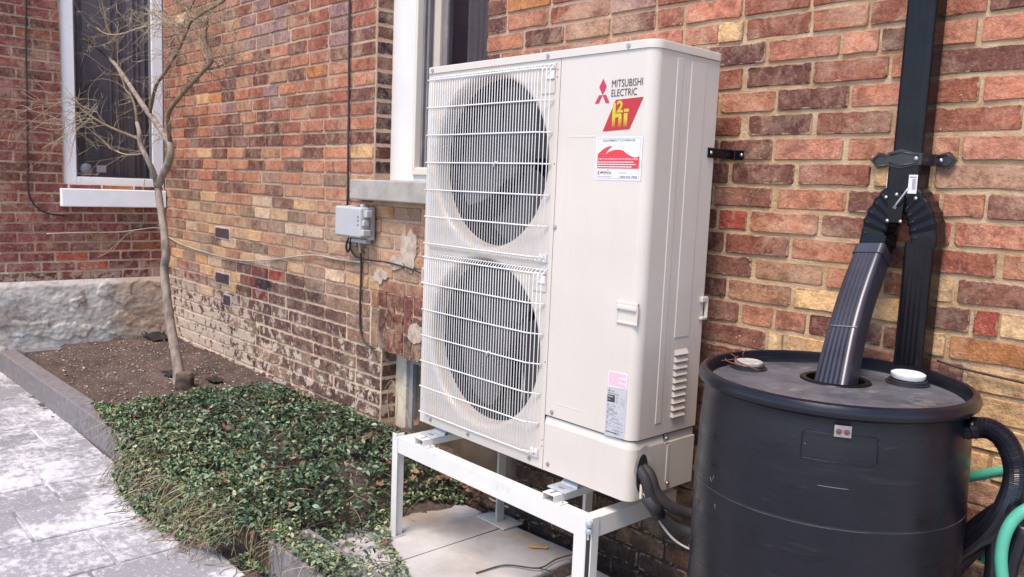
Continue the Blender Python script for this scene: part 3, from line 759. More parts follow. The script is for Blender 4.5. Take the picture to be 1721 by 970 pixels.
m = MB(); m.box((wx-.06, EY0-.03, .656), (XW+.045, .425, .783), .006)
for v in m.bm.verts: v.co += Vector((0, 0, .004*noise.noise(v.co*12)))
m.build('window_sill', M_WHITEP, wallB)

# ================================================================== HEAT PUMP
hp = thing('heat_pump', 'tall ivory outdoor heat pump with two caged fans on white stand', 'heat pump', (0, 0, 0))
UW, UD, UH = 1.05, .3145, 1.338
FX, FR = .347, .295
FZ = (.998, .371)
# fan panel: plate with two round openings
def plate_hole(m, x0, x1, z0, z1, cx, cz, r, y, n=96):
    ang = [2*PI*k/n for k in range(n)]
    for q in ((x0, z0), (x1, z0), (x1, z1), (x0, z1)): ang.append(math.atan2(q[1]-cz, q[0]-cx) % (2*PI))
    ang = sorted(set(ang)); I = []; O = []
    for a in ang:
        c, s = math.cos(a), math.sin(a)
        t = min(((x1-cx)/c if c > 1e-9 else (x0-cx)/c if c < -1e-9 else 9), ((z1-cz)/s if s > 1e-9 else (z0-cz)/s if s < -1e-9 else 9))
        I.append(m.bm.verts.new((cx+r*c, y, cz+r*s))); O.append(m.bm.verts.new((cx+t*c, y, cz+t*s)))
    k = len(ang)
    for i in range(k):
        jn = (i+1) % k; m.bm.faces.new((I[i], I[jn], O[jn], O[i]))
m = MB()
zs = [.004, .69, 1.318]
for cz, z0, z1 in ((FZ[1], .004, .6855), (FZ[0], .6855, 1.318)):
    plate_hole(m, .004, .685, z0, z1, FX, cz, FR+.014, 0)
    # bell mouth: rolled lip, cone, throat
    prof = []
    for k in range(7):
        a = PI/2*k/6; prof.append((FR+.014-.020*math.sin(a), .026*(1-math.cos(a))))
    prof += [(FR-.007, .04), (FR-.008, .062)]
    m.lathe(prof, (FX, 0, cz), 96, 'y')
m.box((.002, .0006, .002), (.0055, UD, 1.318)); m.box((.0055, .0008, .002), (.685, .02, .0055)); m.box((.0055, UD-.003, .006), (UW-.01, UD, 1.316))
m.box((.0055, .0009, 1.31), (.685, .02, 1.3165)); m.box((.006, .02, .001), (UW-.02, UD-.002, .006))
fp = m.build('fan_panel', M_CREAM, hp, auto=40)
m = MB(); m.box((.008, .235, .01), (.69, .255, 1.312)); m.box((.0060, .10, .01), (.0075, .24, 1.31)); m.box((.69, .012, .01), (.694, .3, 1.31))  # coil, plus side, divider and shelf plates darkened for shade
m.box((.008, .02, .675), (.69, .235, .695)); m.build('coil', M_COIL_SHADE, hp)
for cz, ph in ((FZ[0], .3), (FZ[1], 1.1)):
    m = MB()
    m.lathe([(0, .085), (.03, .086), (.055, .094), (.062, .11), (.062, .15), (0, .15)], (FX, 0, cz), 32, 'y')
    fan = m.build('fan', M_FAN, hp, auto=40)
    for k in range(3):
        m = MB(); nA, nR = 14, 6; secs = []
        for i in range(nA):
            t = i/(nA-1); a = ph+2*PI*k/3+t*1.75; row = []
            for jn in range(nR):
                u = jn/(nR-1); r = .058+u*(FR-.020-.058)*(1-.10*(abs(t-.5)*2)**3); aa = a-u*.35
                row.append(Vector((FX+r*math.cos(aa), .155-.065*t*(.5+.5*u)+.01*math.sin(u*PI), cz+r*math.sin(aa))))
            secs.append(row+[p+Vector((0, .004, 0)) for p in row[::-1]])
        m.sweep(secs, smooth=True); m.build('blade', M_FAN, fan, auto=50)
    m = MB()
    for k in range(4):
        a = PI/4+k*PI/2; m.box((FX+.06*math.cos(a)-.006, .18, cz-.30), (FX+.06*math.cos(a)+.006, .19, cz+.30)) if k < 2 else None
    m.build('motor_bracket', M_CREAM_SHADE, fan)
# grilles
def grille(z0, z1, top):
    m = MB(); n = 46; r = .0016; yf = -.026
    for k in range(n):
        x = .040+(.612)*k/(n-1)
        if k > 42: x = .040+.612*42/45+(k-42)*.0185
        m.tube([(x, -.001, z1+.016), (x, -.012, z1+.010), (x, yf, z1-.006), (x, yf, (z0+z1)/2), (x, yf, z0+.006), (x, -.012, z0-.010), (x, -.001, z0-.016)], r, 5, False)
    gr = m.build('fan_grille', M_WIRE, hp)
    for k in range(7):
        z = z1-(z1-z0)*k/6; m = MB()
        m.tube([(.029, yf+.003, z), (.035, yf-.003, z), (.30, yf-.0035, z), (.612, yf-.003, z), (.648, -.012, z), (.663, -.004, z)], .0026, 6); m.build('cross_wire', M_WIRE, gr)
    m = MB()
    for zz in (z1+.012, z0-.012): m.tube([(.036, -.006, zz), (.35, -.006, zz), (.66, -.006, zz)], .0022, 6)
    m.tube([(FX+.075, yf-.002, (z0+z1)/2-.012), (FX+.075, yf-.006, (z0+z1)/2), (FX+.085, yf-.003, (z0+z1)/2+.004)], .004, 6)
    m.build('edge_wire', M_WIRE, gr)
    for sx in (.655,):
        for zz in (z1-.012, z0+.004):
            m = MB(); m.prism([(sx-.022, zz-.02), (sx+.008, zz-.02), (sx+.008, zz+.006), (sx-.03, zz+.006)], lambda u, v, d: (u, d, v), -.007, -.001); m.build('clip', M_WIRE, gr)
grille(.698, 1.290, True); grille(.054, .646, False)
# folded bracing creases behind the top wires
for cz in FZ:
    m = MB(); m.box((.60, -.003, cz+.215), (.665, -.0006, cz+.255), .001); m.build('embossed_tab', M_CREAM, hp)
# service panel wrapping the rounded corner
def corner_path(y_end, r=.034, out=0.):
    p = [(.6868, -out)]; cx, cy = UW-r, r
    for k in range(11):
        a = -PI/2+PI/2*k/10; p.append((cx+(r+out)*math.cos(a), cy+(r+out)*math.sin(a)))
    p.append((UW+out, y_end)); return p
def shell(m, path, z0, z1, th=.004):
    inner = [(x-th if i > 5 else x, y+th if i <= 5 else y) for i, (x, y) in enumerate(path)]
    inner = []
    for i, (x, y) in enumerate(path):
        d = Vector((.8, .16))-Vector((x, y)); d.normalize(); inner.append((x+d.x*th, y+d.y*th))
    ring = path+inner[::-1]
    m.sweep([[(x, y, z0) for x, y in ring], [(x, y, z0+.002) for x, y in ring], [(x, y, z1) for x, y in ring]])
m = MB(); shell(m, corner_path(.1535), .189, 1.318); sp = m.build('service_panel', M_CREAM, hp, auto=35)
m = MB(); shell(m, corner_path(.1535, out=.0), .003, .160)
# sloped ledge of the lower cover
pa = corner_path(.1535); pb = corner_path(.1535, r=.030, out=-.007)
m.sweep([[(x, y, .160) for x, y in pa], [(x, y, .184) for x, y in pb]], caps=False)
lc = m.build('pipe_cover', M_CREAM, hp, auto=35)
m = MB(); m.box((UW-.012, .156, .188), (UW-.001, UD, 1.318), .0015); rp = m.build('side_panel', M_CREAM, hp)
m = MB(); m.box((UW-.012, .156, .004), (UW-.001, UD, .158), .0015); m.box((UW-.02, .156, .158), (UW-.009, UD, .184), .0015)
lp = m.build('lower_side_panel', M_CREAM, hp)
m = MB(); m.box((.70, .01, .01), (UW-.025, UD-.01, .186)); m.box((.70, .035, .186), (UW-.03, UD-.01, 1.31)); m.build('inner_frame', M_CREAM_SHADE, hp)
def emboss(par, y0, y1, z0, z1, h=.0028, b=.002):
    m = MB(); m.box((UW-.004, y0, z0), (UW+h-.001, y1, z1), .0024, 3); m.build('embossed_rib', M_CREAM, par, auto=50)
emboss(sp, .103, .131, .226, 1.304, .003); emboss(rp, .172, .246, .483, 1.303, .002); emboss(lp, .172, .186, .03, .15, .002)
m = MB()
for a, b in (((.733, -.0006, 1.074), (.845, .002, 1.080)), ((.730, -.0006, .232), (.735, .002, 1.079)), ((.733, -.0006, .2325), (.85, .002, .2365))): m.box(a, b, .0012)
m.build('pressed_line', M_CREAM, sp)
for k in range(10):
    z = .445-.0216*k; m = MB()
    m.sweep([[(UW-.003, y, z), (UW+.001, y, z), (UW+.009, y, z-.0135), (UW+.008, y, z-.0155), (UW-.003, y, z-.0155)] for y in (.180, .182, .238, .240)], caps=True)
    m.build('louvre', M_CREAM, rp)
    m = MB(); m.box((UW-.0012, .181, z-.0185), (UW-.0004, .239, z-.0157)); m.build('louvre_gap', M_GAPSHADE, rp)  # dark strip under each louvre, painted for the shade there
# lid
m = MB()
def lid_path(o, r=.036):
    p = []
    for (cx, cy, a0) in ((UW-r, r, -PI/2), (UW-.01, UD-.01, 0), (.01, UD-.01, PI/2), (.012, .012, PI)):
        rr = r if cy == r else (.012 if cy < .1 else .01)
        for k in range(7): a = a0+PI/2*k/6; p.append((cx+(rr+o)*math.cos(a), cy+(rr+o)*math.sin(a)))
    return p
m.sweep([[(x, y, 1.3185) for x, y in lid_path(.0045)], [(x, y, 1.337) for x, y in lid_path(.0045)], [(x, y, 1.3412) for x, y in lid_path(.003)], [(x, y, 1.343) for x, y in lid_path(-.002)]])
m.build('lid', M_CREAM, hp, auto=50)
# handles
def handle(x0, x1, z0, z1, par):
    m = MB()
    y0 = -.0015
    m.box((x0, -.006, z0), (x0+.006, .002, z1), .002); m.box((x1-.006, -.006, z0), (x1, .002, z1), .002); m.box((x0+.005, -.0055, z0), (x1-.005, .002, z0+.008), .002)
    m.box((x0, -.0075, z1-.012), (x1, .002, z1), .003); m.box((x0+.002, -.0105, z1-.026), (x1-.002, -.001, z1-.010), .004)
    m.box((x0+.005, -.003, z0+.007), (x1-.005, -.0015, z1-.02)); m.build('hand_grip', M_CREAM, par, auto=45)
handle(.966, 1.046, .533, .600, sp)
m = MB(); m.box((UW-.002, .292, .585), (UW+.010, .324, .603), .003); m.box((UW-.002, .318, .533), (UW+.010, .326, .60), .003); m.box((UW-.002, .294, .530), (UW+.010, .326, .540), .003); m.build('hand_grip', M_CREAM, rp, auto=45)
m = MB(); m.box((-.010, .004, .585), (.004, .03, .603), .003); m.box((-.010, -.003, .545), (-.004, .006, .60), .003); m.box((-.012, -.003, .537), (.004, .03, .547), .003); m.build('hand_grip', M_CREAM, hp, auto=45)
def screw(x, y, z, par, ax='y', r=.0055):
    m = MB()
    if ax == 'y': m.lathe([(r*1.35, 0), (r*1.3, -.0012), (r, -.0014), (r*.9, -.004), (0, -.0045)], (x, y, z), 12, 'y', cap0=True)
    else: m.lathe([(r*1.35, 0), (r*1.3, .0012), (r, .0014), (r*.9, .004), (0, .0045)], (x, y, z), 12, 'x', cap0=True)
    m.build('screw', M_SCREW, par, auto=40)
for x, z in ((.029, 1.329), (.63, 1.329), (.956, 1.329)): screw(x, -.005, z, hp)
for x, z in ((.692, .797), (.717, .203), (.71, .028)): screw(x, -.001, z, sp if z > .1 else lc)
for x, z in ((.073, .024), (.30, .024), (.623, .024), (.650, .047), (.655, 1.288), (.655, .70), (.655, .645)): screw(x, -.003, z, fp, r=.0048)
screw(UW+.0008, .165, .172, lp, 'x'); screw(UW+.002, .182, .026, lp, 'x', .006)
m = MB()
for x, z in ((.672, 1.285), (.672, 1.262), (.02, 1.24), (.012, .64), (.015, .09), (.678, .10), (.678, .08), (.676, .995), (.676, .36)):
    m = MB(); m.lathe([(0, -.0006), (.0022, -.0006), (.0022, .001)], (x, 0, z), 8, 'y'); m.build('peg_hole', M_INK, fp)
m = MB(); m.box((.6853, .0015, .004), (.6868, .01, 1.318)); m.box((.687, .0045, .1845), (1.02, .02, .1885)); m.box((UW-.008, .04, .1845), (UW-.0045, UD-.005, .1885)); m.box((UW-.008, .1536, .004), (UW-.003, .1558, 1.318)); m.build('seam', M_GAPSHADE, hp)

# ---- lettering
def text(body, x0, x1, z0, z1, m, par, y=-.0012, name='lettering', bold=0., shear=0.):
    cu = bpy.data.curves.new('lettering', 'FONT'); cu.body = body; cu.offset = bold; cu.shear = shear; cu.resolution_u = 3
    o = bpy.data.objects.new('lettering', cu); COL.objects.link(o)
    dg = bpy.context.evaluated_depsgraph_get(); me = bpy.data.meshes.new_from_object(o.evaluated_get(dg))
    bpy.data.objects.remove(o); bpy.data.curves.remove(cu)
    co = np.zeros(len(me.vertices)*3); me.vertices.foreach_get('co', co); co = co.reshape(-1, 3)
    a, b = co.min(0), co.max(0)
    u = (co[:, 0]-a[0])/(b[0]-a[0]); v = (co[:, 1]-a[1])/(b[1]-a[1])
    w = np.stack([x0+u*(x1-x0), np.full(len(u), y), z0+v*(z1-z0)], 1)-np.array(LOC[par])
    me.vertices.foreach_set('co', w.ravel()); me.update(); me.materials.clear(); me.materials.append(m); me.name = name
    ob = bpy.data.objects.new(name, me); COL.objects.link(ob); ob.parent = par; LOC[ob] = LOC[par]
    return ob
def flat(polys, m, par, y, name):
    b = MB()
    for p in polys: b.bm.faces.new([b.bm.verts.new((u, y, v)) for u, v in p])
    return b.build(name, m, par)
Xd, Zd = .8635, 1.2195
def rhomb(cx, cz, hw, hh): return [(cx, cz-hh), (cx+hw, cz), (cx, cz+hh), (cx-hw, cz)]
flat([rhomb(Xd, Zd+.001, .0145, .0235)], M_LOGO, sp, -.0012, 'logo')
def rh2(s):
    a = Vector((Xd, Zd-.0225)); d1 = Vector((s*.0145, .0)) ; 
    return [(Xd, Zd-.0225), (Xd+s*.0135, Zd-.0225+.0005), (Xd+s*.0275, Zd-.0455), (Xd+s*.0005, Zd-.0455)]
flat([[(Xd-.0005, Zd-.0225), (Xd-.0145, Zd-.0225), (Xd-.028, Zd-.0465), (Xd-.0015, Zd-.0465)] if False else [(Xd-.0004, Zd-.0228), (Xd-.0140, Zd-.0228), (Xd-.0285, Zd-.0462), (Xd-.0135, Zd-.0462)],
      [(Xd+.0004, Zd-.0228), (Xd+.0140, Zd-.0228), (Xd+.0285, Zd-.0462), (Xd+.0135, Zd-.0462)]], M_LOGO, sp, -.0012, 'logo')
text('MITSUBISHI', .898, 1.012, 1.2165, 1.2375, M_INK, sp)
text('ELECTRIC', .898, .993, 1.190, 1.2105, M_INK, sp)
flat([[(.871, 1.091), (.973, 1.0955), (1.018, 1.184), (.916, 1.1805)]], M_RED, sp, -.0010, 'emblem')
flat([[(.906, 1.1005), (.918, 1.1005), (.918, 1.172), (.906, 1.168)], [(.9182, 1.129), (.930, 1.131), (.930, 1.141), (.9182, 1.141)], [(.9302, 1.1010), (.942, 1.1015), (.942, 1.137), (.938, 1.141), (.9302, 1.141)]], M_EMB, sp, -.0016, 'lettering')
text('2', .922, .946, 1.1435, 1.1775, M_EMB, sp, y=-.0018, bold=.035)
flat([[(.9500, 1.1020), (.964, 1.1025), (.964, 1.141), (.9500, 1.141)], [(.9500, 1.1445), (.968, 1.1448), (.968, 1.1530), (.9500, 1.1528)]], M_EMB, sp, -.0016, 'lettering')
# coverage sticker
x0, x1, z0, z1 = .849, 1.0245, .949, 1.0755
st = flat([[(x0, z0), (x1, z0), (x1, z1), (x0, z1)]], M_CARD, sp, -.0009, 'coverage_sticker')
i0, i1, k0, k1 = x0+.007, x1-.007, z0+.005, z1-.005
for a, b in (((i0, k0), (i1, k0+.0008)), ((i0, k1-.0008), (i1, k1)), ((i0, k0), (i0+.0008, k1)), ((i1-.0008, k0), (i1, k1))): flat([[(a[0], a[1]), (b[0], a[1]), (b[0], b[1]), (a[0], b[1])]], M_GINK, st, -.0012, 'border')
text('EQUIPMENT COVERAGE', .876, .998, 1.0595, 1.0670, M_INK, st, bold=.004)
wave = [(i0+.002, .983), (i1-.002, .983), (i1-.002, 1.0195)]
for k in range(13):
    t = k/12; wave.append((i1-.004-t*.056, 1.018-.008*math.sin(min(1, t*1.3)*PI*.5)*math.cos(t*PI*.5)+.018*max(0, t-.2)*1.0))
for k in range(11):
    t = k/10; wave.append((.960-t*.062, 1.0245+.0125*math.sin((t*.62+.25)*PI)+t*.001))
wave += [(.893, 1.0265), (.889, 1.0255), (.893, 1.032), (.903, 1.041), (.914, 1.0475), (.902, 1.048), (.888, 1.044), (.874, 1.037), (i0+.002, 1.0255)]
flat([wave], mat('coral_print', S2L(200, 46, 54), rough=.4), st, -.0013, 'wave')
text('THIS SYSTEM HAS BEEN INSTALLED BY IMPERIAL ENERGY', i0+.004, i1-.005, 1.0085, 1.0125, M_CARD, st, y=-.0016, bold=.01)
def dashes(x0, x1, z, h, m, par, y, dens=.8, lo=.004, hi=.014):
    x = x0; L = []
    while x < x1:
        w = min(rnd.uniform(lo, hi), x1-x)
        if rnd.random() < dens: L.append([(x, z), (x+w, z), (x+w, z+h), (x, z+h)])
        x += w+.0012
    if L: flat(L, m, par, y, 'small_print')
dashes(i0+.004, i1-.022, 1.0005, .0028, M_CARD, st, -.0016, 1); dashes(i0+.004, i1-.014, .9935, .0028, M_CARD, st, -.0016, 1); dashes(i0+.004, i1-.028, .9865, .0028, M_CARD, st, -.0016, 1)
text('IMPERIAL', .869, .915, .9675, .9745, M_INK, st, bold=.01, shear=.25)
text('ENERGY', .884, .912, .9630, .9660, M_PINK, st)
flat([[(.860, .970), (.8645, .976), (.868, .977), (.8645, .970), (.868, .964), (.8635, .9645)]], M_LOGO, st, -.0013, 'mark'); flat([[(.9005, .9765), (.903, .979), (.9005, .9815), (.898, .979)]], M_LOGO, st, -.0013, 'mark')
text('www.imperialenergy.ca', .861, .918, .9570, .9605, M_INK, st, bold=.004)
text('1-800-925-7868', .944, 1.011, .9560, .9625, M_INK, st, bold=.006)
dashes(.944, .972, .9695, .002, M_GINK, st, -.0012, 1); flat([[(.974, .9694), (1.010, .9694), (1.010, .9698), (.974, .9698)]], M_GINK, st, -.0012, 'rule')
# rating labels
rl = flat([[(.9435, .186), (1.0195, .190), (1.0205, .3385), (.9445, .3345)]], M_CARDG, sp, -.0009, 'rating_label')
wl = flat([[(.946, .336), (1.0195, .340), (1.0205, .389), (.9465, .386)]], mat('pale_pink_sticker', (.66, .58, .62, 1), rough=.4), sp, -.0010, 'warning_label')
for k in range(11): dashes(.949, 1.016 if k % 4 != 3 else .985, .3805-.0038*k, .0021, M_PINK, wl, -.0013, 1, .006, .02)
text('ELECTRIC', .957, .975, .3235, .3275, M_INK, rl); flat([rhomb(.9525, .3275, .002, .0035), [(.949, .322), (.9515, .3255), (.952, .322)], [(.956, .322), (.9535, .3255), (.953, .322)]], M_INK, rl, -.0012, 'logo')
dashes(.949, .992, .317, .0018, M_INK, rl, -.0012, .9)
flat([[(.9475, .291), (.9765, .2925), (.9765, .314), (.9475, .313)]], M_INK, rl, -.0013, 'black_box'); dashes(.950, .970, .3065, .003, M_CARDG, rl, -.0016, 1); dashes(.950, .960, .298, .0015, M_CARDG, rl, -.0016, 1)
for a, b in ((.985, .3085), (.985, .2965)): 
    bb = MB(); bb.lathe([(.0030, 0), (.0045, 0)], (a, -.0013, b), 14, 'y'); bb.build('mark', M_GINK, rl)
for k in range(6): dashes(.998, 1.0145, .309-.0045*k, .0015, M_GINK, rl, -.0012, .8, .002, .006)
for k in range(22):
    z = .2845-.0042*k; dashes(.9475, .9475+.068*rnd.choice((.4, .7, .98, .98)), z, rnd.choice((.0014, .0018)), rnd.choice((M_INK, M_GINK, M_GINK)), rl, -.0012, .62, .002, .010)
dashes(.947, .995, .1985, .0026, M_INK, rl, -.0012, 1)

# pipes leaving the cover
m = MB(); pr = [(UW-.0005+.0008, .030+.0, .03)]
hole = [(.055+.027*math.cos(a)*(1), .082+.060*math.sin(a)) for a in np.linspace(0, 2*PI, 25)[:-1]]
m.prism(hole, lambda u, v, d: (UW+d, u, v), .0005, .0012); m.build('pipe_opening', M_GAPSHADE, lc)
m = MB(); 
for k in range(9):
    a0, a1 = PI*k/9-.1, PI*(k+1)/9-.1
    m.quad((UW+.0018, .055+.028*math.cos(a0), .085+.06*math.sin(a0)), (UW+.0018, .055+.028*math.cos(a1), .085+.06*math.sin(a1)), (UW+.0018, .062+.048*math.cos(a1), .085+.085*math.sin(a1)), (UW+.0018, .062+.048*math.cos(a0), .085+.085*math.sin(a0)))
m.build('grimy_patch', mat('grimy_steel', (.58, .50, .45, 1), (.45, .38, .34, 1), 30, .6), lc)
def spline(pts, n=8):
    pts = [Vector(p) for p in pts]; q = [pts[0]*2-pts[1]]+pts+[pts[-1]*2-pts[-2]]; out = []
    for i in range(1, len(q)-2):
        for k in range(n):
            t = k/n; a, b, c, d = q[i-1:i+3]
            out.append(.5*((2*b)+(c-a)*t+(2*a-5*b+4*c-d)*t*t+(3*b-a-3*c+d)*t**3))
    return out+[pts[-1]]
def tube(name, pts, r, m_, par=None, n=10, k=8):
    m = MB(); m.tube(spline(pts, k), r, n); return m.build(name, m_, par)
for dy, dz, pts in ((0, 0, [(UW-.02, .050, .105), (UW+.018, .048, .075), (UW+.034, .062, .02), (UW+.055, .10, -.045), (UW+.10, .165, -.092), (UW+.22, .24, -.115), (UW+.40, .30, -.13)]),
                    (0, 0, [(UW-.02, .068, .10), (UW+.02, .066, .085), (UW+.040, .080, .03), (UW+.070, .115, -.012), (UW+.12, .185, -.040), (UW+.24, .26, -.055), (UW+.40, .32, -.07)])):
    tube('insulated_pipe', pts, .017, M_FOAM, hp, 14)
m = MB(); m.tube([(UW+.024, .053, .022), (UW+.052, .088, -.042)], .0205, 14); m.build('pipe_sleeve', M_FOAM, hp)
m = MB(); m.box((UW+.006, .040, .01), (UW+.014, .050, .055), .002); m.build('wood_shim', M_OLDWOOD, hp)
tube('control_wire', [(UW+.02, .045, .03), (UW+.045, .075, -.035), (UW+.09, .13, -.12), (UW+.2, .20, -.16)], .0035, M_GREYBOX, hp, 6)

# ================================================================== STAND
sd = thing('equipment_stand', 'white steel stand carrying the ivory heat pump above concrete slabs', 'stand', (.5, .13, -.452))
YF, YB, XL, XR, ZT = -.088, .335, -.022, .978, -.052
def angle(a, b, web, th=.004): pass
m = MB(); m.box((XL, YF, ZT-.062), (XR, YF+.004, ZT), .001); m.box((XL+.004, YF+.0042, ZT-.0042), (XR-.004, YF+.044, ZT-.0002), .001); m.build('front_rail', M_STAND, sd)
m = MB(); m.box((XR-.0042, YF+.0045, ZT-.062), (XR-.0002, YB, ZT-.0006), .001); m.box((XR-.044, YF+.046, ZT-.0046), (XR-.0048, YB-.01, ZT-.0008), .001)
m.build('side_rail', M_STAND, sd)
m = MB(); m.box((XR+.0002, .205, ZT-.045), (XR+.0012, .228, ZT-.018)); m.build('rail_slot', M_GAPSHADE, sd)
m = MB(); m.box((XL+.0002, YF+.0045, ZT-.062), (XL+.0042, YB, ZT-.0006), .001); m.box((XL+.0048, YF+.046, ZT-.0046), (XL+.044, YB-.01, ZT-.0008), .001); m.build('side_rail', M_STAND, sd)
m = MB(); m.box((XL, YB, ZT-.062), (XR, YB+.004, ZT-.001), .001); m.box((XL+.004, YB-.04, ZT-.0043), (XR-.004, YB-.0002, ZT-.0012), .001); m.build('back_rail', M_STAND, sd)
# left front leg
def leg_angle(x, sx, y, z0, z1, w=.042):
    m = MB(); m.box((x, y-.0045, z0), (x+sx*w, y-.0005, z1), .001) if sx > 0 else m.box((x+sx*w, y-.0045, z0), (x, y-.0005, z1), .001)
    return m
m = MB(); m.box((XL-.024, YF-.0045, -.462), (XL+.002, YF-.0006, ZT+.012), .0015); m.box((XL-.004, YF-.0004, -.462), (XL-.0002, YF+.036, ZT+.010), .0015); m.box((XL+.002, YF-.0043, -.462), (XL+.010, YF-.0008, ZT-.002), .001); m.build('leg', M_STAND, sd)
m = MB(); m.box((XL-.03, YF-.02, -.466), (XL+.02, YF+.04, -.450), .002); m.build('leg_foot', M_GALV, sd)
# right front leg with slot and chamfered corner
m = MB()
sec = [(XR-.055, YF-.0005), (XR-.055, YF-.0045), (XR-.010, YF-.0045), (XR+.0045, YF+.010), (XR+.0045, YF+.040), (XR+.0008, YF+.040), (XR+.0008, YF+.012), (XR-.012, YF-.0005)]
m.sweep([[(x, y, z) for x, y in sec] for z in (-.56, ZT+.004)]); leg = m.build('leg', M_STAND, sd)
cdir = Vector((1, -1, 0)).normalized(); cpos = Vector((XR-.003, YF+.0025, 0))
m = MB()
t_ = Vector((1, 1, 0)).normalized(); ctr = Vector((XR-.00275, YF+.00275, 0))+cdir*.0008
m.quad(*[ctr+t_*s*.0062+Vector((0, 0, z)) for s, z in ((-1, -.30), (1, -.30), (1, -.098), (-1, -.098))])
m.build('slot', M_GAPSHADE, leg)
for z in (-.064, -.086):
    m = MB(); b = ctr+Vector((0, 0, z))
    m.tube([b, b+cdir*.004, b+cdir*.009, b+cdir*.0115], [.0105, .0105, .009, .003], 12); m.build('bolt', M_GALV, leg, auto=40)
# rear legs
m = MB(); m.box((.085, YB+.004, -.45), (.128, YB+.010, ZT+.0), .001); m.box((.128, YB-.03, -.45), (.133, YB+.010, ZT-.066), .001); m.build('leg', M_GALV2, sd)
m = MB(); m.box((.03, YB-.05, -.452), (.20, YB+.055, -.444), .002); m.build('base_plate', M_GALV2, sd)
m = MB(); m.box((.565, YB+.0045, -.47), (.605, YB+.0085, ZT-.002), .001); m.box((.6055, YB-.03, -.47), (.6095, YB+.0085, ZT-.066), .001); m.build('leg', M_STAND, sd)
# cross channels with clamps
for x in (.115, .800):
    m = MB(); w = .026; z0 = ZT+.0006; z1 = ZT+.026
    m.box((x-w, YF+.004, z1-.003), (x+w, YB, z1), .0008); m.box((x-w, YF+.004, z0), (x-w+.003, YB, z1-.0032), .0006); m.box((x+w-.003, YF+.004, z0), (x+w, YB, z1-.0032), .0006)
    m.box((x-w-.026, YF+.006, z0), (x-w-.0004, YF+.045, z0+.003), .0006); m.box((x+w+.0004, YF+.006, z0), (x+w+.022, YF+.045, z0+.003), .0006)
    cr = m.build('cross_channel', M_STAND, sd)
    m = MB(); m.box((x-.004, YF+.012, z1+.0002), (x+.004, YF+.05, z1+.0008)); m.box((x-w-.02, YF+.022, z0+.0032), (x-w-.004, YF+.028, z0+.0038)); m.build('slot', M_GREYV, cr)
    m = MB(); m.box((x-.042, YF+.040, z1+.001), (x+.040, YF+.098, z1+.007), .002)
    m.sweep([[(x-.036, YF+.092, z1+.006), (x+.036, YF+.092, z1+.006), (x+.036, YF+.097, z1+.006), (x-.036, YF+.097, z1+.006)], [(x-.030, YF+.116, z1+.028), (x+.030, YF+.116, z1+.028), (x+.030, YF+.121, z1+.028), (x-.030, YF+.121, z1+.028)]])
    cl = m.build('clamp_plate', M_GALV, cr)
    m = MB(); m.box((x-.012, YF+.056, z1+.0072), (x+.012, YF+.066, z1+.0078)); m.build('slot', M_GREYV, cr)
    m = MB(); m.lathe([(.008, 0), (.008, .005), (.003, .006)], (x+w+.011, YF+.024, z0+.003), 6, cap1=True); m.build('bolt', M_GALV, cr)
    m = MB(); m.box((x-.028, YF+.12, z1+.0002), (x+.028, YB-.03, -.0005), .001); m.build('foot_pad', M_GALV, cr)

# ================================================================== WALL BRACKET
br = thing('wall_bracket', 'flat black metal strap fixing the heat pump side to the brick wall', 'bracket', (UW, .35, 1.045))
m = MB(); m.box((UW+.0015, .277, 1.030), (UW+.0045, .4175, 1.060), .001); m.box((UW+.0047, .4178, 1.030), (UW+.036, .421, 1.060), .001); m.box((UW+.0015, .277, 1.0302), (UW+.006, .279, 1.0598)); m.build('strap', M_BLACKM, br)
m = MB(); m.lathe([(.006, 0), (.005, .003), (0, .0035)], (UW+.0046, .292, 1.045), 10, 'x'); m.lathe([(.006, .421), (.005, .417), (0, .4165)], (UW+.028, -.0005, 1.045), 10, 'y'); m.build('screw', M_SCREW, br)

# ================================================================== RAIN BARREL
DC = Vector((1.613, .051, 0)); DR = .3105; ZR = .497
rb = thing('rain_barrel', 'large black plastic rain barrel under the downspout beside brick wall', 'barrel', (DC.x, DC.y, GZ))
m = MB()
prof = [(.0, GZ+.002), (.285, GZ+.002), (.298, GZ+.02), (.304, GZ+.10), (.309, -.2), (.311, 0), (.3112, .20), (.3122, .2265), (.3105, .2305), (.3100, .235), (.307, .36), (.302, .43), (.298, .452), (.300, .4615), (.311, .4655), (.3165, .470), (.3185, .478), (.3165, .486), (.312, .4935), (.304, .497), (.298, .4955), (.2955, .490), (.2925, .472), (.289, .4665)]
m.lathe(prof, DC, 128); bb = m.build('drum_body', M_DRUM, rb, auto=35)
HC = Vector((1.5775, .1375, 0)); HR = .078
m = MB()
n = 96; ang = [2*PI*k/n for k in range(n)]
I = [m.bm.verts.new((HC.x+HR*math.cos(a), HC.y+HR*math.sin(a), .4652)) for a in ang]
Mid = [m.bm.verts.new(((HC.x*.4+DC.x*.6)+.19*math.cos(a), (HC.y*.4+DC.y*.6)+.19*math.sin(a), .4652)) for a in ang]
O = [m.bm.verts.new((DC.x+.2925*math.cos(a), DC.y+.2925*math.sin(a), .4660)) for a in ang]
B_ = [m.bm.verts.new((HC.x+HR*math.cos(a), HC.y+HR*math.sin(a), .36)) for a in ang]
for k in range(n):
    q = (k+1) % n
    for A, B in ((I, Mid), (Mid, O), (B_, I)): m.bm.faces.new((A[k], A[q], B[q], B[k]))
m.build('drum_top', M_DECK, rb)
m = MB(); m.lathe([(0, .37), (HR-.001, .37)], HC, 32); m.build('inner_floor', M_GAPSHADE, rb)
m = MB(); m.lathe([(HR-.012, .440), (HR-.010, .462), (HR-.008, .4695), (HR, .471), (HR+.006, .4685), (HR+.008, .4655)], HC, 64); hb = m.build('basket_ring', M_BLACKM, rb, auto=40)
m = MB()
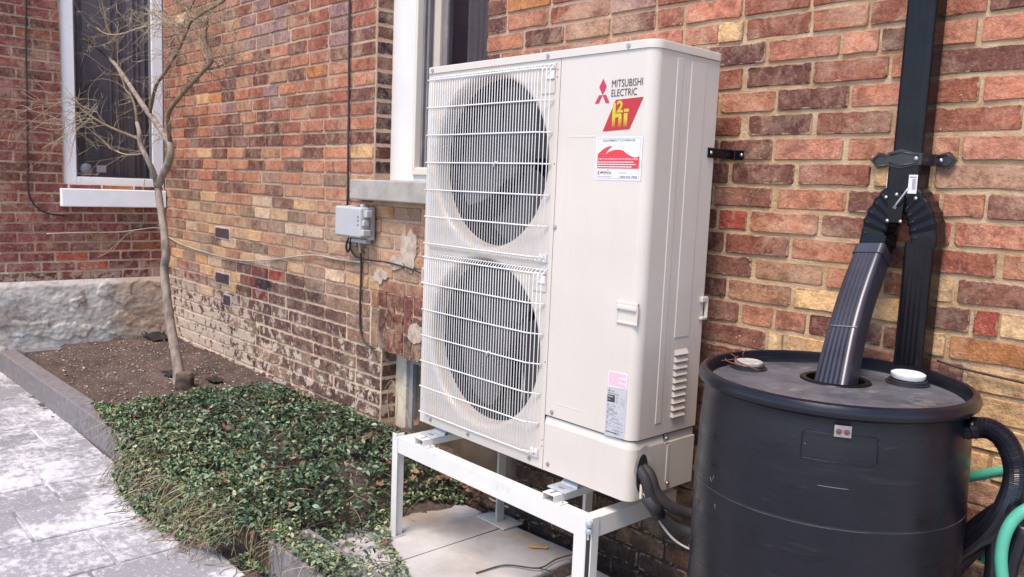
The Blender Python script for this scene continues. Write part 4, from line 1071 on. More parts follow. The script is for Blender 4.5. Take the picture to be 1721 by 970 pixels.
for k in range(40):
    a = 2*PI*k/40; m.box((HC.x+(HR-.006)*math.cos(a)-.002, HC.y+(HR-.006)*math.sin(a)-.002, .40), (HC.x+(HR-.006)*math.cos(a)+.002, HC.y+(HR-.006)*math.sin(a)+.002, .462))
m.build('basket_bars', M_BLACKS, hb)
def bung(c, r, name, cap, capm, lift):
    m = MB(); m.lathe([(r+.012, .4654), (r+.012, .4695), (r+.006, .4705), (r+.006, .476), (r+.0, .477), (r-.004, .474), (0, .474)], (c[0], c[1], 0), 40); o = m.build(name, M_BLACKS, rb, auto=40)
    m = MB(); m.lathe([(r-.002, .4772+lift-.006), (r+.001, .4790+lift), (r+.0005, .484+lift), (r-.004, .4862+lift), (r-.010, .4846+lift), (0, .4846+lift)], (c[0], c[1], 0), 40, cap0=True)
    if lift > .001:
        for v in m.bm.verts: v.co.z += (v.co.x-c[0])*-.02+.004
    m.build('cap', capm, o, auto=40, label=cap)
bung((1.372, .066), .036, 'bung', 'dirty off-white cap covered in debris', mat('dirty_cap', (.42, .38, .34, 1), (.30, .26, .22, 1), 40, .7, dirt=(.5, .47, .43, 1), dscale=25), .0)
bung((1.7035, .2660), .040, 'bung', 'clean white cap', mat('white_cap', (.72, .70, .66, 1), (.60, .57, .52, 1), 18, .5), .004)
def on_drum(a, z, r=None):
    if r is None:
        r = np.interp(z, [p[1] for p in prof[3:11]], [p[0] for p in prof[3:11]])
    return Vector((DC.x+r*math.cos(a), DC.y+r*math.sin(a), z))
def ang_of(x, y): return math.atan2(y-DC.y, x-DC.x)
def drumband(pts, w, h, m_, name, par=rb):
    """raised bead following (angle,z) points on the drum face"""
    m = MB(); P3 = [on_drum(a, z)+Vector((math.cos(a), math.sin(a), 0))*.0003 for a, z in pts]; m.tube(P3, w*.7, 6); return m.build(name, m_, par)
a0, a1 = ang_of(1.693, -.251), ang_of(1.832, -.172); 
tg = MB(); aa = ang_of(1.773, -.2165)
def dpatch(m, a0, a1, z0, z1, off, n=6):
    for k in range(n):
        b0, b1 = a0+(a1-a0)*k/n, a0+(a1-a0)*(k+1)/n
        f = lambda a, z: on_drum(a, z)+Vector((math.cos(a), math.sin(a), 0))*off
        q = m.bm.faces.new([m.bm.verts.new(f(a, z)) for a, z in ((b0, z0), (b1, z0), (b1, z1), (b0, z1))])
dpatch(tg, aa-.055, aa+.055, .428, .453, .0012, 3)
def drum_prof(z): return None
tag_ = tg.build('metal_tag', mat('dull_tag', (.30, .265, .26, 1), (.22, .18, .165, 1), 60, .5, metal=.3), rb)
for s in (-.025, .025):
    m = MB(); c = on_drum(aa+s, .440); d = Vector((math.cos(aa), math.sin(aa), 0)); m.tube([c+d*.001, c+d*.003, c+d*.0045], [.0055, .0055, .002], 10); m.build('rivet', mat('rusty_rivet', (.09, .042, .03, 1), rough=.7), tag_, auto=40)
# moulded label field
def field(a0, a1, z0, z1, rr):
    pts = []
    for (ca, cz, s) in ((a1-rr*3, z1-rr, 0), (a0+rr*3, z1-rr, 1), (a0+rr*3, z0+rr, 2), (a1-rr*3, z0+rr, 3)):
        for k in range(5): t = PI/2*(s+k/4); pts.append((ca+rr*3*math.cos(t), cz+rr*math.sin(t)))
    pts.append(pts[0]); full = []
    for p, q in zip(pts, pts[1:]):
        for k in range(5): full.append((p[0]+(q[0]-p[0])*k/5, p[1]+(q[1]-p[1])*k/5))
    return full+[full[0]]
M_BEAD = mat('moulded_line', (.035, .032, .036, 1), rough=.45)
drumband(field(aa-.26, aa+.24, .372, .432, .008), .0011, 0, M_DRUM, 'label_field')
drumband([(aa-.13+.2*k/8, .318) for k in range(9)], .0014, 0, mat('worn_line', (.10, .092, .09, 1), rough=.6), 'moulded_line')
drumband([(2*PI*k/90, .2288) for k in range(91)], .0010, 0, mat('pale_seam', (.060, .055, .056, 1), (.018, .017, .019, 1), 14, .5), 'mould_seam')
for a, z, l, s in ((aa-1.03, .255, .012, .010), (aa-1.0, .248, .010, -.014), (aa-.24, .405, .006, .004), (aa-.93, .20, .004, .012)):
    drumband([(a, z), (a+l*2, z-s)], .0008, 0, mat('scratch', (.16, .15, .15, 1), rough=.6), 'scratch')
# twigs and debris on top
tw = thing('dry_twig', 'thin reddish dry twigs lying over the dirty bung on the barrel', 'twig', (1.372, .05, .49))
m = MB()
for pts in ([(1.27, .08, .500), (1.33, .06, .492), (1.36, .03, .487), (1.43, .02, .476)], [(1.345, .085, .49), (1.35, .07, .50), (1.355, .085, .52)], [(1.33, .02, .49), (1.35, .0, .487), (1.40, .01, .48)], [(1.31, .01, .48), (1.345, .03, .488), (1.335, .07, .49), (1.30, .1, .48)]):
    m.tube(spline(pts, 5), .0012, 5)
m.build('stems', mat('red_twig', S2L(120, 66, 52), rough=.8), tw)

# outlet fitting and overflow hose
oh = thing('overflow_hose', 'ribbed black hose curving out of the barrel side', 'hose', (1.95, .06, .40))
ha = ang_of(1.925, .059)
c0 = on_drum(.06, .433, .300); 
path = spline([P(1622, 722, 1, .072), P(1640, 719, 1, .074), P(1664, 721, 1, .078), P(1688, 739, 1, .082), P(1703, 770, 1, .087), P(1706, 806, 1, .092), P(1692, 848, 1, .115), P(1666, 886, 1, .165), P(1632, 915, 1, .225), P(1590, 940, 1, .28)], 10)
m = MB(); m.tube(path[:14], [.0225 if k < 8 else (.025 if k < 10 else .0235) for k in range(14)], 16); m.build('smooth_cuff', M_BLACKM, oh, auto=40)
# ribbed length: radius alternates
dense = []
for a, b in zip(path[12:], path[13:]):
    for k in range(3): dense.append(a+(b-a)*k/3)
m = MB(); m.tube(dense, [.0235 if k % 2 else .0215 for k in range(len(dense))], 16, smooth=False); m.build('ribbed_hose', M_HOSE, oh)
gh = thing('garden_hose', 'mint green garden hose looped beside the black barrel', 'hose', (2.0, .2, .2))
m = MB()
m.tube(spline([P(1600, 806, 1, .33), P(1640, 800, 1, .32), P(1690, 792, 1, .31), P(1740, 800, 1, .29), P(1790, 830, 1, .24), P(1780, 850, 1, .15), P(1735, 852, 1, .08), P(1702, 875, 1, .06), P(1685, 915, 1, .055), P(1684, 965, 1, .06), P(1700, 1030, 1, .08), P(1760, 1090, 1, .12), (2.30, .2, -.38), (2.48, .26, -.456), (2.7, .2, -.458), (2.75, .0, -.458), (2.5, -.05, -.458)], 10), .0125, 12)
m.build('hose', M_GREEN, gh)
m = MB(); m.tube(spline([(1.90, .33, .05), (1.93, .33, .12), (1.97, .36, .18)], 6), .0125, 10); m.build('hose', M_GREEN, gh)
bh = thing('coiled_hose', 'smooth black hose coil hanging behind the ribbed hose', 'hose', (1.95, .3, .15))
m = MB()
m.tube(spline([(1.84, .24, .06), (1.90, .24, .16), (1.98, .25, .25), (2.08, .27, .30), (2.2, .3, .28), (2.3, .3, .1), (2.27, .29, -.18), (2.12, .25, -.41), (1.92, .22, -.452)], 8), .019, 12)
m.tube(spline([(1.84, .29, .0), (1.91, .29, .12), (2.0, .30, .22), (2.1, .31, .26), (2.25, .32, .2), (2.35, .32, .0), (2.32, .30, -.28), (2.18, .27, -.44), (2.0, .25, -.452)], 8), .019, 12)
m.tube(spline([(1.95, .20, .20), (1.96, .20, .08), (1.955, .20, -.06), (1.96, .21, -.25), (2.0, .22, -.45)], 8), .018, 12)
m.tube(spline([(2.0, .24, .20), (1.98, .24, .05), (1.99, .25, -.2), (2.02, .26, -.45)], 8), .018, 12)
m.build('loops', M_HOSE, bh)

# ================================================================== DOWNSPOUT
dp = thing('downspout', 'black rectangular downspout with forked diverter above the rain barrel', 'downspout', (1.61, YW, 1.0))
def rect_sec(c, ux, uy, w, d, r=.010, flute=0, nf=4):
    """closed section: w along ux, d along uy, corners rounded; optional flutes on the front (-uy) face"""
    c = Vector(c); ux = Vector(ux).normalized(); uy = Vector(uy).normalized(); p = []
    for cx, cy, a0 in ((w/2-r, d/2-r, 0), (-w/2+r, d/2-r, PI/2), (-w/2+r, -d/2+r, PI), (w/2-r, -d/2+r, 1.5*PI)):
        for k in range(4): a = a0+PI/2*k/3; p.append((cx+r*math.cos(a), cy+r*math.sin(a)))
        if a0 == PI:
            for k in range(1, nf*4):
                t = k/(nf*4); x = -w/2+r+(w-2*r)*t
                p.append((x, -d/2+flute*max(0, math.sin(t*nf*2*PI))**1.0))
    return [c+ux*x+uy*y for x, y in p]
XP, YP = 1.612, YW-.046
m = MB(); m.sweep([rect_sec((XP, YP, z), (1, 0, 0), (0, 1, 0), .076, .076, .012, .0007, 3) for z in (1.00, 3.2)], smooth=False); m.build('upper_pipe', M_BLACKM, dp, auto=50)
m = MB(); m.sweep([rect_sec((XP-.004, YP, z), (1, 0, 0), (0, 1, 0), .0795, .079, .008) for z in (.930, 1.02)]); m.build('diverter_box', M_BLACKM, dp, auto=50)
# strap with pointed ends
ys = YP-.0405
sp_ = [(1.487, 1.030), (1.508, 1.052), (1.540, 1.043), (1.566, 1.046), (1.600, 1.056), (1.640, 1.046), (1.667, 1.045), (1.690, 1.053), (1.712, 1.030), (1.690, 1.008), (1.667, 1.016), (1.640, 1.015), (1.600, 1.006), (1.566, 1.014), (1.540, 1.017), (1.508, 1.007)]
m = MB()
m.prism([p for p in sp_[3:6]]+[(1.654, 1.0455), (1.654, 1.0155)]+sp_[11:14], lambda u, v, d: (u, d, v), ys-.002, ys)
m.box((1.6525, ys, 1.0155), (1.6548, YW-.010, 1.0455))
stp = m.build('strap', M_BLACKS, dp)
for pl in (sp_[0:3]+[(1.570, 1.043), (1.570, 1.017)]+sp_[14:16], [(1.655, 1.045)]+sp_[6:11]+[(1.655, 1.016)]):
    m = MB(); m.prism(pl, lambda u, v, d: (u, d, v), YW-.012, YW-.006); m.build('pointed_end', M_BLACKS, stp)
for pts, y in (([(1.572, 1.040), (1.600, 1.048), (1.645, 1.040)], ys-.003), ([(1.572, 1.020), (1.600, 1.013), (1.645, 1.021)], ys-.003), ([(1.560, 1.037), (1.512, 1.045), (1.495, 1.030), (1.512, 1.014), (1.560, 1.023)], YW-.013), ([(1.662, 1.039), (1.688, 1.046), (1.704, 1.030), (1.688, 1.015), (1.662, 1.022)], YW-.013)):
    m = MB(); m.tube([(x, y, z) for x, z in pts], .0022, 6); m.build('stamped_edge', M_BLACKS, stp)
for x, y, z in ((1.556, YW-.013, 1.027), (1.672, YW-.013, 1.030), (1.640, ys-.003, 1.031)):
    m = MB(); m.lathe([(.006, 0), (.005, -.0035), (0, -.004)], (x, y, z), 12, 'y'); m.build('screw', M_SCREW, stp)
# two ribbed elbows
def elbow(sgn, name):
    m = MB(); secs = []; n = 14
    A = Vector((XP-.002+sgn*.012, YP, .945)); 
    for k in range(n):
        t = k/(n-1)
        ang_ = PI/2*1.0
        x = sgn*(.012+.055*math.sin(t*PI*.5)); z = .942-.135*(1-math.cos(t*PI*.5))*.35-.135*.65*t
        tx = sgn*math.cos(t*PI*.5); tz = -math.sin(t*PI*.5)-.35
        tv = Vector((tx, 0, tz)).normalized(); side = Vector((-tv.z, 0, tv.x))*1
        if side.x*sgn < 0: side = -side
        w = .062+.008*math.sin(t*PI)+(.004 if k % 2 else -.003)*(1 if 2 < k < 11 else 0); d = .076+(.003 if k % 2 else -.002)*(1 if 2 < k < 11 else 0)
        c = Vector((XP-.004+x, YP-.002, z))
        secs.append(rect_sec(c, side*sgn, (0, 1, 0), w, d, .010))
    m.sweep(secs); e = m.build(name, M_BLACKM, dp)
    for k in range(3, 12):
        a = secs[k]; f = sorted(a, key=lambda p: p.y)[:5]
        lo_ = min(f, key=lambda p: p.x); hi_ = max(f, key=lambda p: p.x); m2 = MB()
        yy_ = min(lo_.y, hi_.y)-.0012
        if k % 2: m2.tube([(lo_.x, yy_, lo_.z), (hi_.x, yy_, hi_.z)], .0013, 5); m2.build('crimp', M_BLACKS, e)
    return e
elbow(-1, 'elbow'); elbow(1, 'elbow')
m = MB(); m.prism([(1.583, .866), (1.620, .866), (1.622, .922)]+[(1.602+.020*math.cos(a), .925+.022*math.sin(a)) for a in np.linspace(0, PI, 9)]+[(1.582, .922)], lambda u, v, d: (u, d, v), YP-.049, YP-.046); fl = m.build('cover_plate', M_BLACKM, dp)
for x, z in ((1.584, .869), (1.618, .869), (1.602, .938), (1.600, .904)):
    m = MB(); m.lathe([(.005, 0), (.004, -.003), (0, -.0035)], (x, YP-.049, z), 10, 'y'); m.build('screw', M_SCREW, fl)
for x in (1.574, 1.650):
    m = MB(); m.lathe([(.005, 0), (.004, -.003), (0, -.0035)], (x-.0, YP-.046, .930), 10, 'y'); m.build('screw', M_SCREW, fl)
tube('lever', [(1.600, YP-.052, .904), (1.612, YP-.062, .918), (1.632, YP-.064, .948), (1.634, YP-.058, .955)], .0026, M_GALV, dp, 6)
def plabel(x0, x1, z0, z1, y):
    m = MB(); m.box((x0, y-.0006, z0), (x1, y, z1)); o = m.build('barcode_sticker', M_CARD, dp)
    m = MB(); x = x0+(x1-x0)*.45
    while x < x1-.002: w = rnd.choice((.0006, .001)); m.box((x, y-.0009, z0+.010), (x+w, y-.0007, z1-.010)); x += w+.0012
    m.box((x0+.002, y-.0009, z1-.007), (x1-.003, y-.0007, z1-.005)); m.build('print', M_INK, o)
plabel(1.626, 1.648, .942, .990, YP-.0405); 
m = MB(); m.box((XP-.0455, YP-.034, .945), (XP-.0442, YP-.012, .993)); m.build('barcode_sticker', M_CARD, dp)
# straight leg and slanted spout
m = MB(); m.sweep([rect_sec((1.664+.0*(z-.8), YP, z), (1, 0, 0), (0, 1, 0), .074, .078, .012, .0010, 4) for z in (GZ+.05, .815)]); m.build('lower_pipe', M_BLACKM, dp, auto=50)
m = MB(); m.sweep([rect_sec((1.547, YP-.002, .83), (1, 0, 0), (0, 1, 0), .070, .080, .010), rect_sec((1.545, YP-.006, .800), (1, 0, 0), (0, 1, 0), .072, .082, .010), rect_sec((1.545, YP-.022, .772), (1, 0, .05), (0, .95, .3), .070, .080, .010)]); m.build('collar', M_BLACKM, dp, auto=50)
p0 = Vector((1.545, YP-.020, .785)); p1 = Vector((1.583, .128, .440)); ax_ = (p1-p0).normalized(); ux_ = Vector((1, 0, 0)); ux_ = (ux_-ax_*ux_.dot(ax_)).normalized(); uy_ = ax_.cross(ux_); uy_ = uy_ if uy_.y > 0 else -uy_
m = MB(); m.sweep([rect_sec(p0+(p1-p0)*t-uy_*.010*math.sin(PI*t)-ux_*.006*math.sin(PI*t), ux_, uy_, w, w*1.0, .012, fl_, 5) for t, w, fl_ in ((0, .080, .0), (.07, .081, .0), (.075, .075, .0015), (.12, .076, .0032), (.25, .0765, .0033), (.4, .077, .0034), (.5, .0775, .0034), (.6, .078, .0034), (.7, .080, .004), (.8, .082, .0045), (.9, .084, .005), (1, .086, .0055))], smooth=False)
spt = m.build('spout', M_SPOUT, dp, auto=40)
q = p0+(p1-p0)*.62-uy_*.010
m = MB(); m.tube([q+ux_*x-uy_*.040 for x in (-.034, -.012, .012, .034)], .0010, 5); m.build('scuff_line', mat('scuffed_vinyl', (.28, .27, .28, 1), rough=.6), spt)

# ================================================================== JUNCTION BOX, CABLES
jb = thing('junction_box', 'light grey plastic cable box on the brick wall beside stone sill', 'junction box', (-1.27, YW, .70))
byf = YW-.10
bx0, bx1 = P(562, 370, 1, byf).x, P(605, 372, 1, byf).x; bz0, bz1 = P(585, 400, 1, byf).z+.004, P(585, 347, 1, byf).z
m = MB(); m.box((bx0, byf, bz0), (bx1, byf+.06, bz1), .013, 3); lid_ = m.build('lid', M_GREYBOX, jb, auto=50)
m = MB(); m.box((bx0+.006, byf+.062, bz0-.012), (bx1-.004, YW-.006, bz1+.002), .008, 2); m.box((bx0+.05, byf+.05, bz0-.030), (bx1-.03, YW-.012, bz0-.008), .006); m.build('back_shell', M_GREYBOX, jb, auto=50)
for a, b, bv in (((bx1-.01, byf+.020, bz1-.05), (bx1+.03, byf+.055, bz1-.014), .004), ((bx1-.004, byf+.012, bz1-.092), (bx1+.016, byf+.045, bz1-.064), .004), ((bx1-.006, byf+.006, bz0+.012), (bx1+.022, byf+.05, bz0+.044), .004), ((bx1-.05, byf+.03, bz1-.004), (bx1-.03, byf+.05, bz1+.014), .003)):
    m = MB(); m.box(a, b, bv); m.build('latch', M_GREYBOX, jb, auto=50)
m = MB()
for z in (bz1-.048, bz1-.066, bz1-.088): m.lathe([(0, -.0006), (.0055, -.0006), (.0055, .002)], (bx1-.018, byf, z), 8, 'y')
m.build('key_hole', M_GAPSHADE, jb)
tube('cable_loop', [(bx0+.06, YW-.05, bz0-.01), (bx0+.045, YW-.055, bz0-.05), (bx0+.048, YW-.05, bz0-.082), (bx0+.065, YW-.045, bz0-.06), (bx0+.08, YW-.05, bz0-.01)], .0055, M_CABLE, jb, 8)
tube('wire_tail', [(bx0+.09, YW-.04, bz0-.01), (bx0+.11, YW-.02, bz0-.05), (bx0+.145, YW-.012, bz0-.078), (bx0+.16, YW-.014, bz0-.085)], .0025, M_CABLE, jb, 6)
def cable(label, pts, r, m_, name='cable'):
    o = tube(name, pts, r, m_); return setp(o, label, 'cable')
yc = YW-.012
cable('dark vertical cable running down into the grey junction box', [P(588, -60, 1, yc), P(587, 60, 1, yc), P(586, 200, 1, yc), P(584, 348, 1, yc)], .0062, M_CABLEB)
cable('dark cable hanging from the junction box to the cellar window corner', [P(597, 396, 1, yc-.03), P(604, 410, 1, yc-.01), P(607, 450, 1, yc), P(605, 520, 1, yc), P(607, 560, 1, yc), P(616, 578, 1, yc), P(632, 587, 1, yc+.02)], .0058, M_CABLEB)
cable('pale short lead curling out under the junction box', [P(599, 394, 1, yc-.028), P(603, 406, 1, yc-.02), P(606, 425, 1, yc-.007)], .0060, M_CABLEC)
cable('cream cable drooping across the yellow bricks from the tree', [P(268, 388, 1, yc), P(300, 408, 1, yc), P(345, 424, 1, yc), P(400, 437, 1, yc), P(450, 437, 1, yc), P(521, 429, 1, yc), P(570, 436, 1, yc), P(607, 441, 1, yc)], .0048, M_CABLEC)
cable('thin dark cable crossing the bricks towards the heat pump', [P(586, 405, 1, yc), P(592, 424, 1, yc), P(606, 435, 1, yc-.004), P(650, 441, 1, yc), P(690, 452, 1, yc), P(722, 466, 1, yc)], .0034, M_CABLE)
xe = XW+.012
cable('thin black cable down the maroon end wall left of the window', [P(44, -40, 0, xe), P(44, 90, 0, xe), P(46, 200, 0, xe), P(47, 310, 0, xe), P(55, 340, 0, xe), P(75, 357, 0, xe), P(108, 363, 0, xe)], .0055, M_CABLE)
cable('cream cable along the maroon end wall below the white sill', [P(78, 393, 0, xe), P(140, 391, 0, xe), P(200, 390, 0, xe), P(240, 385, 0, xe+.01), P(256, 383, 0, xe+.01), (XW+.03, YW-.03, .50)], .0045, M_CABLEC)
cable('thin dark cable on the wall behind the rain barrel', [P(1575, 606, 1, yc), P(1620, 620, 1, yc), P(1670, 632, 1, yc), P(1740, 648, 1, yc)], .003, M_CABLE)

# ================================================================== TREE
tr = thing('tree', 'bare young tree with thin curling twigs in the soil corner', 'tree', P(301, 648, 2, -.325))
TY = -.05
def bp(px, py, dy=0.): return P(px, py, 1, TY+dy)
def limb(name, pts, r0, r1, m_, n=10, k=6):
    c = spline(pts, k); L = len(c); m = MB()
    m.tube(c, [(r0+(r1-r0)*i/(L-1))*(1+.10*noise.noise(Vector(c[i])*9)) for i in range(L)], n); m.build(name, m_, tr); return c
limbs = []
m = MB()
c = spline([bp(303, 655), bp(299, 615), bp(290, 565), bp(282, 512), bp(276, 455), bp(279, 428), bp(276, 392), bp(270, 350), bp(264, 308)], 8)
m.tube(c, [.044+.022*max(0, 1-i/3)-.013*min(1, i/8)-.012*i/len(c)+.003*noise.noise(Vector(p)*8) for i, p in enumerate(c)], 14); m.build('trunk', M_BARK, tr)
def B(pts, r0, r1, m_=M_BARK): limbs.append((limb('branch', [bp(*p) for p in pts], r0, r1, m_), r0, r1))
B([(265, 312, 0), (272, 296, 0), (282, 276, 0), (287, 256, 0), (286, 240, 0)], .025, .020)
B([(286, 243, 0), (277, 228, 0), (262, 206, .02), (245, 184, .04), (225, 154, .06), (205, 124, .09), (188, 102, .12), (163, 80, .15), (125, 57, .2), (96, 44, .25), (60, 25, .3), (20, 28, .35), (-20, 36, .4)], .020, .006)
B([(163, 80, .15), (150, 68, .14), (130, 48, .1), (106, 18, .08), (86, -8, .05), (60, -40, .02)], .012, .005, M_BARKD)
B([(188, 102, .12), (190, 78, .1), (183, 46, .06), (172, 4, .02), (168, -30, .0)], .010, .006, M_BARKD)
B([(286, 240, 0), (284, 220, -.02), (283, 192, -.05), (300, 166, -.08), (325, 138, -.12), (348, 113, -.15), (356, 102, -.16), (352, 84, -.16), (346, 60, -.18), (349, 30, -.2)], .014, .005, M_BARKD)
B([(325, 138, -.12), (345, 118, -.1), (368, 112, -.06), (392, 98, -.02)], .007, .003, M_BARKD)
B([(252, 192, .04), (256, 170, .0), (262, 145, -.06), (280, 118, -.1), (300, 84, -.14), (314, 52, -.18), (322, 36, -.2), (345, 20, -.22), (372, 4, -.25), (400, -20, -.25)], .010, .005, M_BARKD)
B([(322, 36, -.2), (318, 18, -.18), (326, 2, -.17), (332, -20, -.16)], .006, .004, M_BARKD)
B([(264, 310, 0), (258, 290, -.04), (246, 264, -.08), (236, 243, -.1), (234, 222, -.1), (230, 206, -.1)], .018, .012)
B([(230, 206, -.1), (228, 185, -.1), (222, 165, -.1), (211, 150, -.1), (205, 130, -.08)], .010, .004, M_BARKD)
B([(233, 234, -.1), (215, 226, -.12), (190, 216, -.16), (165, 203, -.2), (140, 186, -.25), (128, 178, -.28)], .009, .004, M_BARKD)
B([(242, 258, -.08), (225, 260, -.1), (205, 258, -.14), (182, 248, -.18)], .005, .002, M_TWIG)
B([(246, 44, -.0), (226, 50, .0), (200, 58, .02), (176, 56, .03), (160, 44, .04)], .006, .003, M_TWIG)
B([(356, 102, -.16), (330, 52, -.1), (300, 46, -.06), (280, 40, -.02), (255, 20, .0)], .006, .003, M_BARKD)
B([(276, 18, -.1), (300, 42, -.1), (312, 50, -.1)], .005, .003, M_BARKD)
TW = MB()
def twig(p, d, L, r, depth, droop):
    n = 6; pts = [Vector(p)]; q = Vector(p); d = Vector(d).normalized(); bend = Vector((rnd.uniform(-1, 1), rnd.uniform(-1, 1), rnd.uniform(-1, 1)))*.42
    for i in range(n):
        d = (d+bend*.55+Vector((rnd.uniform(-1, 1), rnd.uniform(-1, 1), rnd.uniform(-1, 1)))*.26+Vector((0, 0, -droop*.1))).normalized()
        q = q+d*L/n; pts.append(q.copy())
    ch = []
    if all(v.y < YW-.03 for v in pts) and all(v.x > XW+.05 for v in pts):
        TW.tube(pts, [r*(1-.55*i/n) for i in range(n+1)], 4, False)
        if depth > 0:
            for k in range(rnd.randint(1, 2)):
                i = rnd.randint(1, n-1); dd = (pts[i+1]-pts[i]).normalized()+Vector((rnd.uniform(-1, 1), rnd.uniform(-1, 1), rnd.uniform(-.8, 1)))*.9
                twig(pts[i], dd, L*rnd.uniform(.4, .7), r*.75, depth-1, droop)
dens = [0, 18, 10, 12, 34, 28, 34, 18, 2, 8, 15, 8, 18, 30, 16]
for (c, r0, r1), dn in zip(limbs, dens):
    for k in range(dn):
        t = rnd.random()**.65; i = min(len(c)-2, int(t*(len(c)-1)))
        dd = (c[i+1]-c[i]).normalized()*.7+Vector((rnd.uniform(-1, 1), rnd.uniform(-1, .8), rnd.uniform(-.7, 1)))
        twig(c[i], dd, rnd.uniform(.12, .34), rnd.choice((.0015, .0019, .0024)), 2, 0.2)
# long whippy shoots reaching left
for k in range(30):
    p = bp(rnd.uniform(100, 165), rnd.uniform(165, 215), rnd.uniform(-.35, -.15))
    twig(p, (-.75+rnd.uniform(-.2, .3), -.5+rnd.uniform(-.5, .3), rnd.uniform(-.8, .25)), rnd.uniform(.25, .55), .0021, 1, .8)
for k in range(16):
    p = bp(rnd.uniform(-10, 110), rnd.uniform(0, 60), rnd.uniform(-.1, .3))
    twig(p, (rnd.uniform(-1, .6), rnd.uniform(-.6, .4), rnd.uniform(-.7, .4)), rnd.uniform(.2, .4), .0021, 2, .3)
tw_o = TW.build('twigs', M_TWIG, tr, kind='stuff')
stp_ = thing('tree_stump', 'small sawn brown stump beside the foot of the bare tree', 'stump', P(307, 648, 2, -.325))
sp0 = P(313, 650, 2, -.325)+Vector((.03, -.02, 0))
m = MB(); n = 20
rr = [.050*(1+.10*math.sin(3*a)+.06*math.sin(7*a+1)) for a in np.linspace(0, 2*PI, n+1)[:-1]]
m.sweep([[sp0+Vector((rr[k]*s*math.cos(2*PI*k/n)+sh, rr[k]*s*math.sin(2*PI*k/n), z)) for k in range(n)] for z, s, sh in ((-.04, 1.15, 0), (.02, 1.0, 0), (.06, .95, .004), (.090, .93, .006))], smooth=True); m.build('stump_bark', M_STUMP, stp_)
m = MB(); v = [m.bm.verts.new(sp0+Vector((rr[k]*.88*math.cos(2*PI*k/n)+.006, rr[k]*.88*math.sin(2*PI*k/n), .0915+.003*math.sin(k)))) for k in range(n)]; m.bm.faces.new(v); m.build('cut_face', M_STUMPT, stp_)
# black sheet scraps
def scrap(label, c, sx, sy, h, seed):
    m = MB(); g_ = 9; vv = [[m.bm.verts.new(Vector(c)+Vector(((a/(g_-1)-.5)*sx, (b/(g_-1)-.5)*sy, .012+h*abs(noise.noise(Vector((a*.35, b*.35, seed))))*1.6+.004*noise.noise(Vector((a, b, seed)))))) for b in range(g_)] for a in range(g_)]
    for a in range(g_-1):
        for b in range(g_-1): m.bm.faces.new((vv[a][b], vv[a+1][b], vv[a+1][b+1], vv[a][b+1]))
    o = m.build('plastic_sheet', M_BLACKS, None, origin=c); return setp(o, label, 'plastic sheet')
scrap('scrap of black sheeting in the far corner of the soil bed', (-3.72, .28, soil_z(-3.72, .28)), .3, .12, .04, 3.)
scrap('crumpled black sheeting on the soil left of the tree foot', (-2.55, -.02, soil_z(-2.5, 0)), .16, .10, .02, 8.)
scrap('torn black sheeting on the soil right behind the tree stump', (-2.28, .13, soil_z(-2.28, .13)), .14, .07, .015, 5.)

# ================================================================== GROUND COVER
POLY = [(-2.12, -.60), (-2.02, -.38), (-2.12, -.05), (-1.95, .22), (-1.70, .40), (-.92, .42), (-.35, .41), (-.10, .36), (-.19, .16), (-.13, -.05), (.04, -.15), (.28, -.24), (.50, -.36), (.66, -.50), (.60, -.62), (.15, -.60), (-.06, -.62), (-.22, -.70), (-.50, -.76), (-.84, -.785), (-1.10, -.775), (-1.30, -.745), (-1.48, -.66), (-1.75, -.64)]
PA = np.array(POLY)
def inpoly(x, y):
    r = np.zeros(len(x), bool)
    for (a, b), (c, d) in zip(POLY, POLY[1:]+POLY[:1]):
        k = (b > y) != (d > y); r ^= k & (x < (c-a)*(y-b)/((d-b) if d != b else 1e-9)+a)
    return r
def edged(x, y):
    r = np.full(len(x), 9.)
    for (a, b), (c, d) in zip(POLY, POLY[1:]+POLY[:1]):
        dx, dy = c-a, d-b; t = np.clip(((x-a)*dx+(y-b)*dy)/(dx*dx+dy*dy), 0, 1); r = np.minimum(r, np.hypot(x-a-t*dx, y-b-t*dy))
    return r
def basez(x, y):
    out = np.empty(len(x))
    for i, (a, b) in enumerate(zip(x, y)):
        ky = -.700+.0245*(a+3.88) if a < -1.37 else -.60
        if b < ky:
            t = min(1., (ky-b)/.14); out[i] = -.36+(GZ+.36)*t*t if -1.62 < a < -.18 else GZ
        elif b < ky+.10: out[i] = -.335 if (a < -1.37 or a > -.06) else -.36
        else: out[i] = max(soil_z(a, b), -.452 if (-.2 < a < .56 and -.41 < b < .3) else -9)
    return out
def pick(n):
    x = nrg.uniform(-2.2, .68, n*3); y = nrg.uniform(-.79, .43, n*3); k = inpoly(x, y); return x[k][:n], y[k][:n]
def hmap(x, y):
    e = edged(x, y); nz = np.array([noise.noise(Vector((a*3.2, b*3.2, 4))) for a, b in zip(x, y)]); n2 = np.array([noise.noise(Vector((a*9, b*9, 2))) for a, b in zip(x, y)])
    back = np.clip((x+1.5)/1.2, 0, 1)
    thin = np.where((x > -.15) & (y < 0), .45, 1.); return thin*(np.clip(e/.14, .18, 1))*(.046+.042*nz+.036*n2+.032*back)
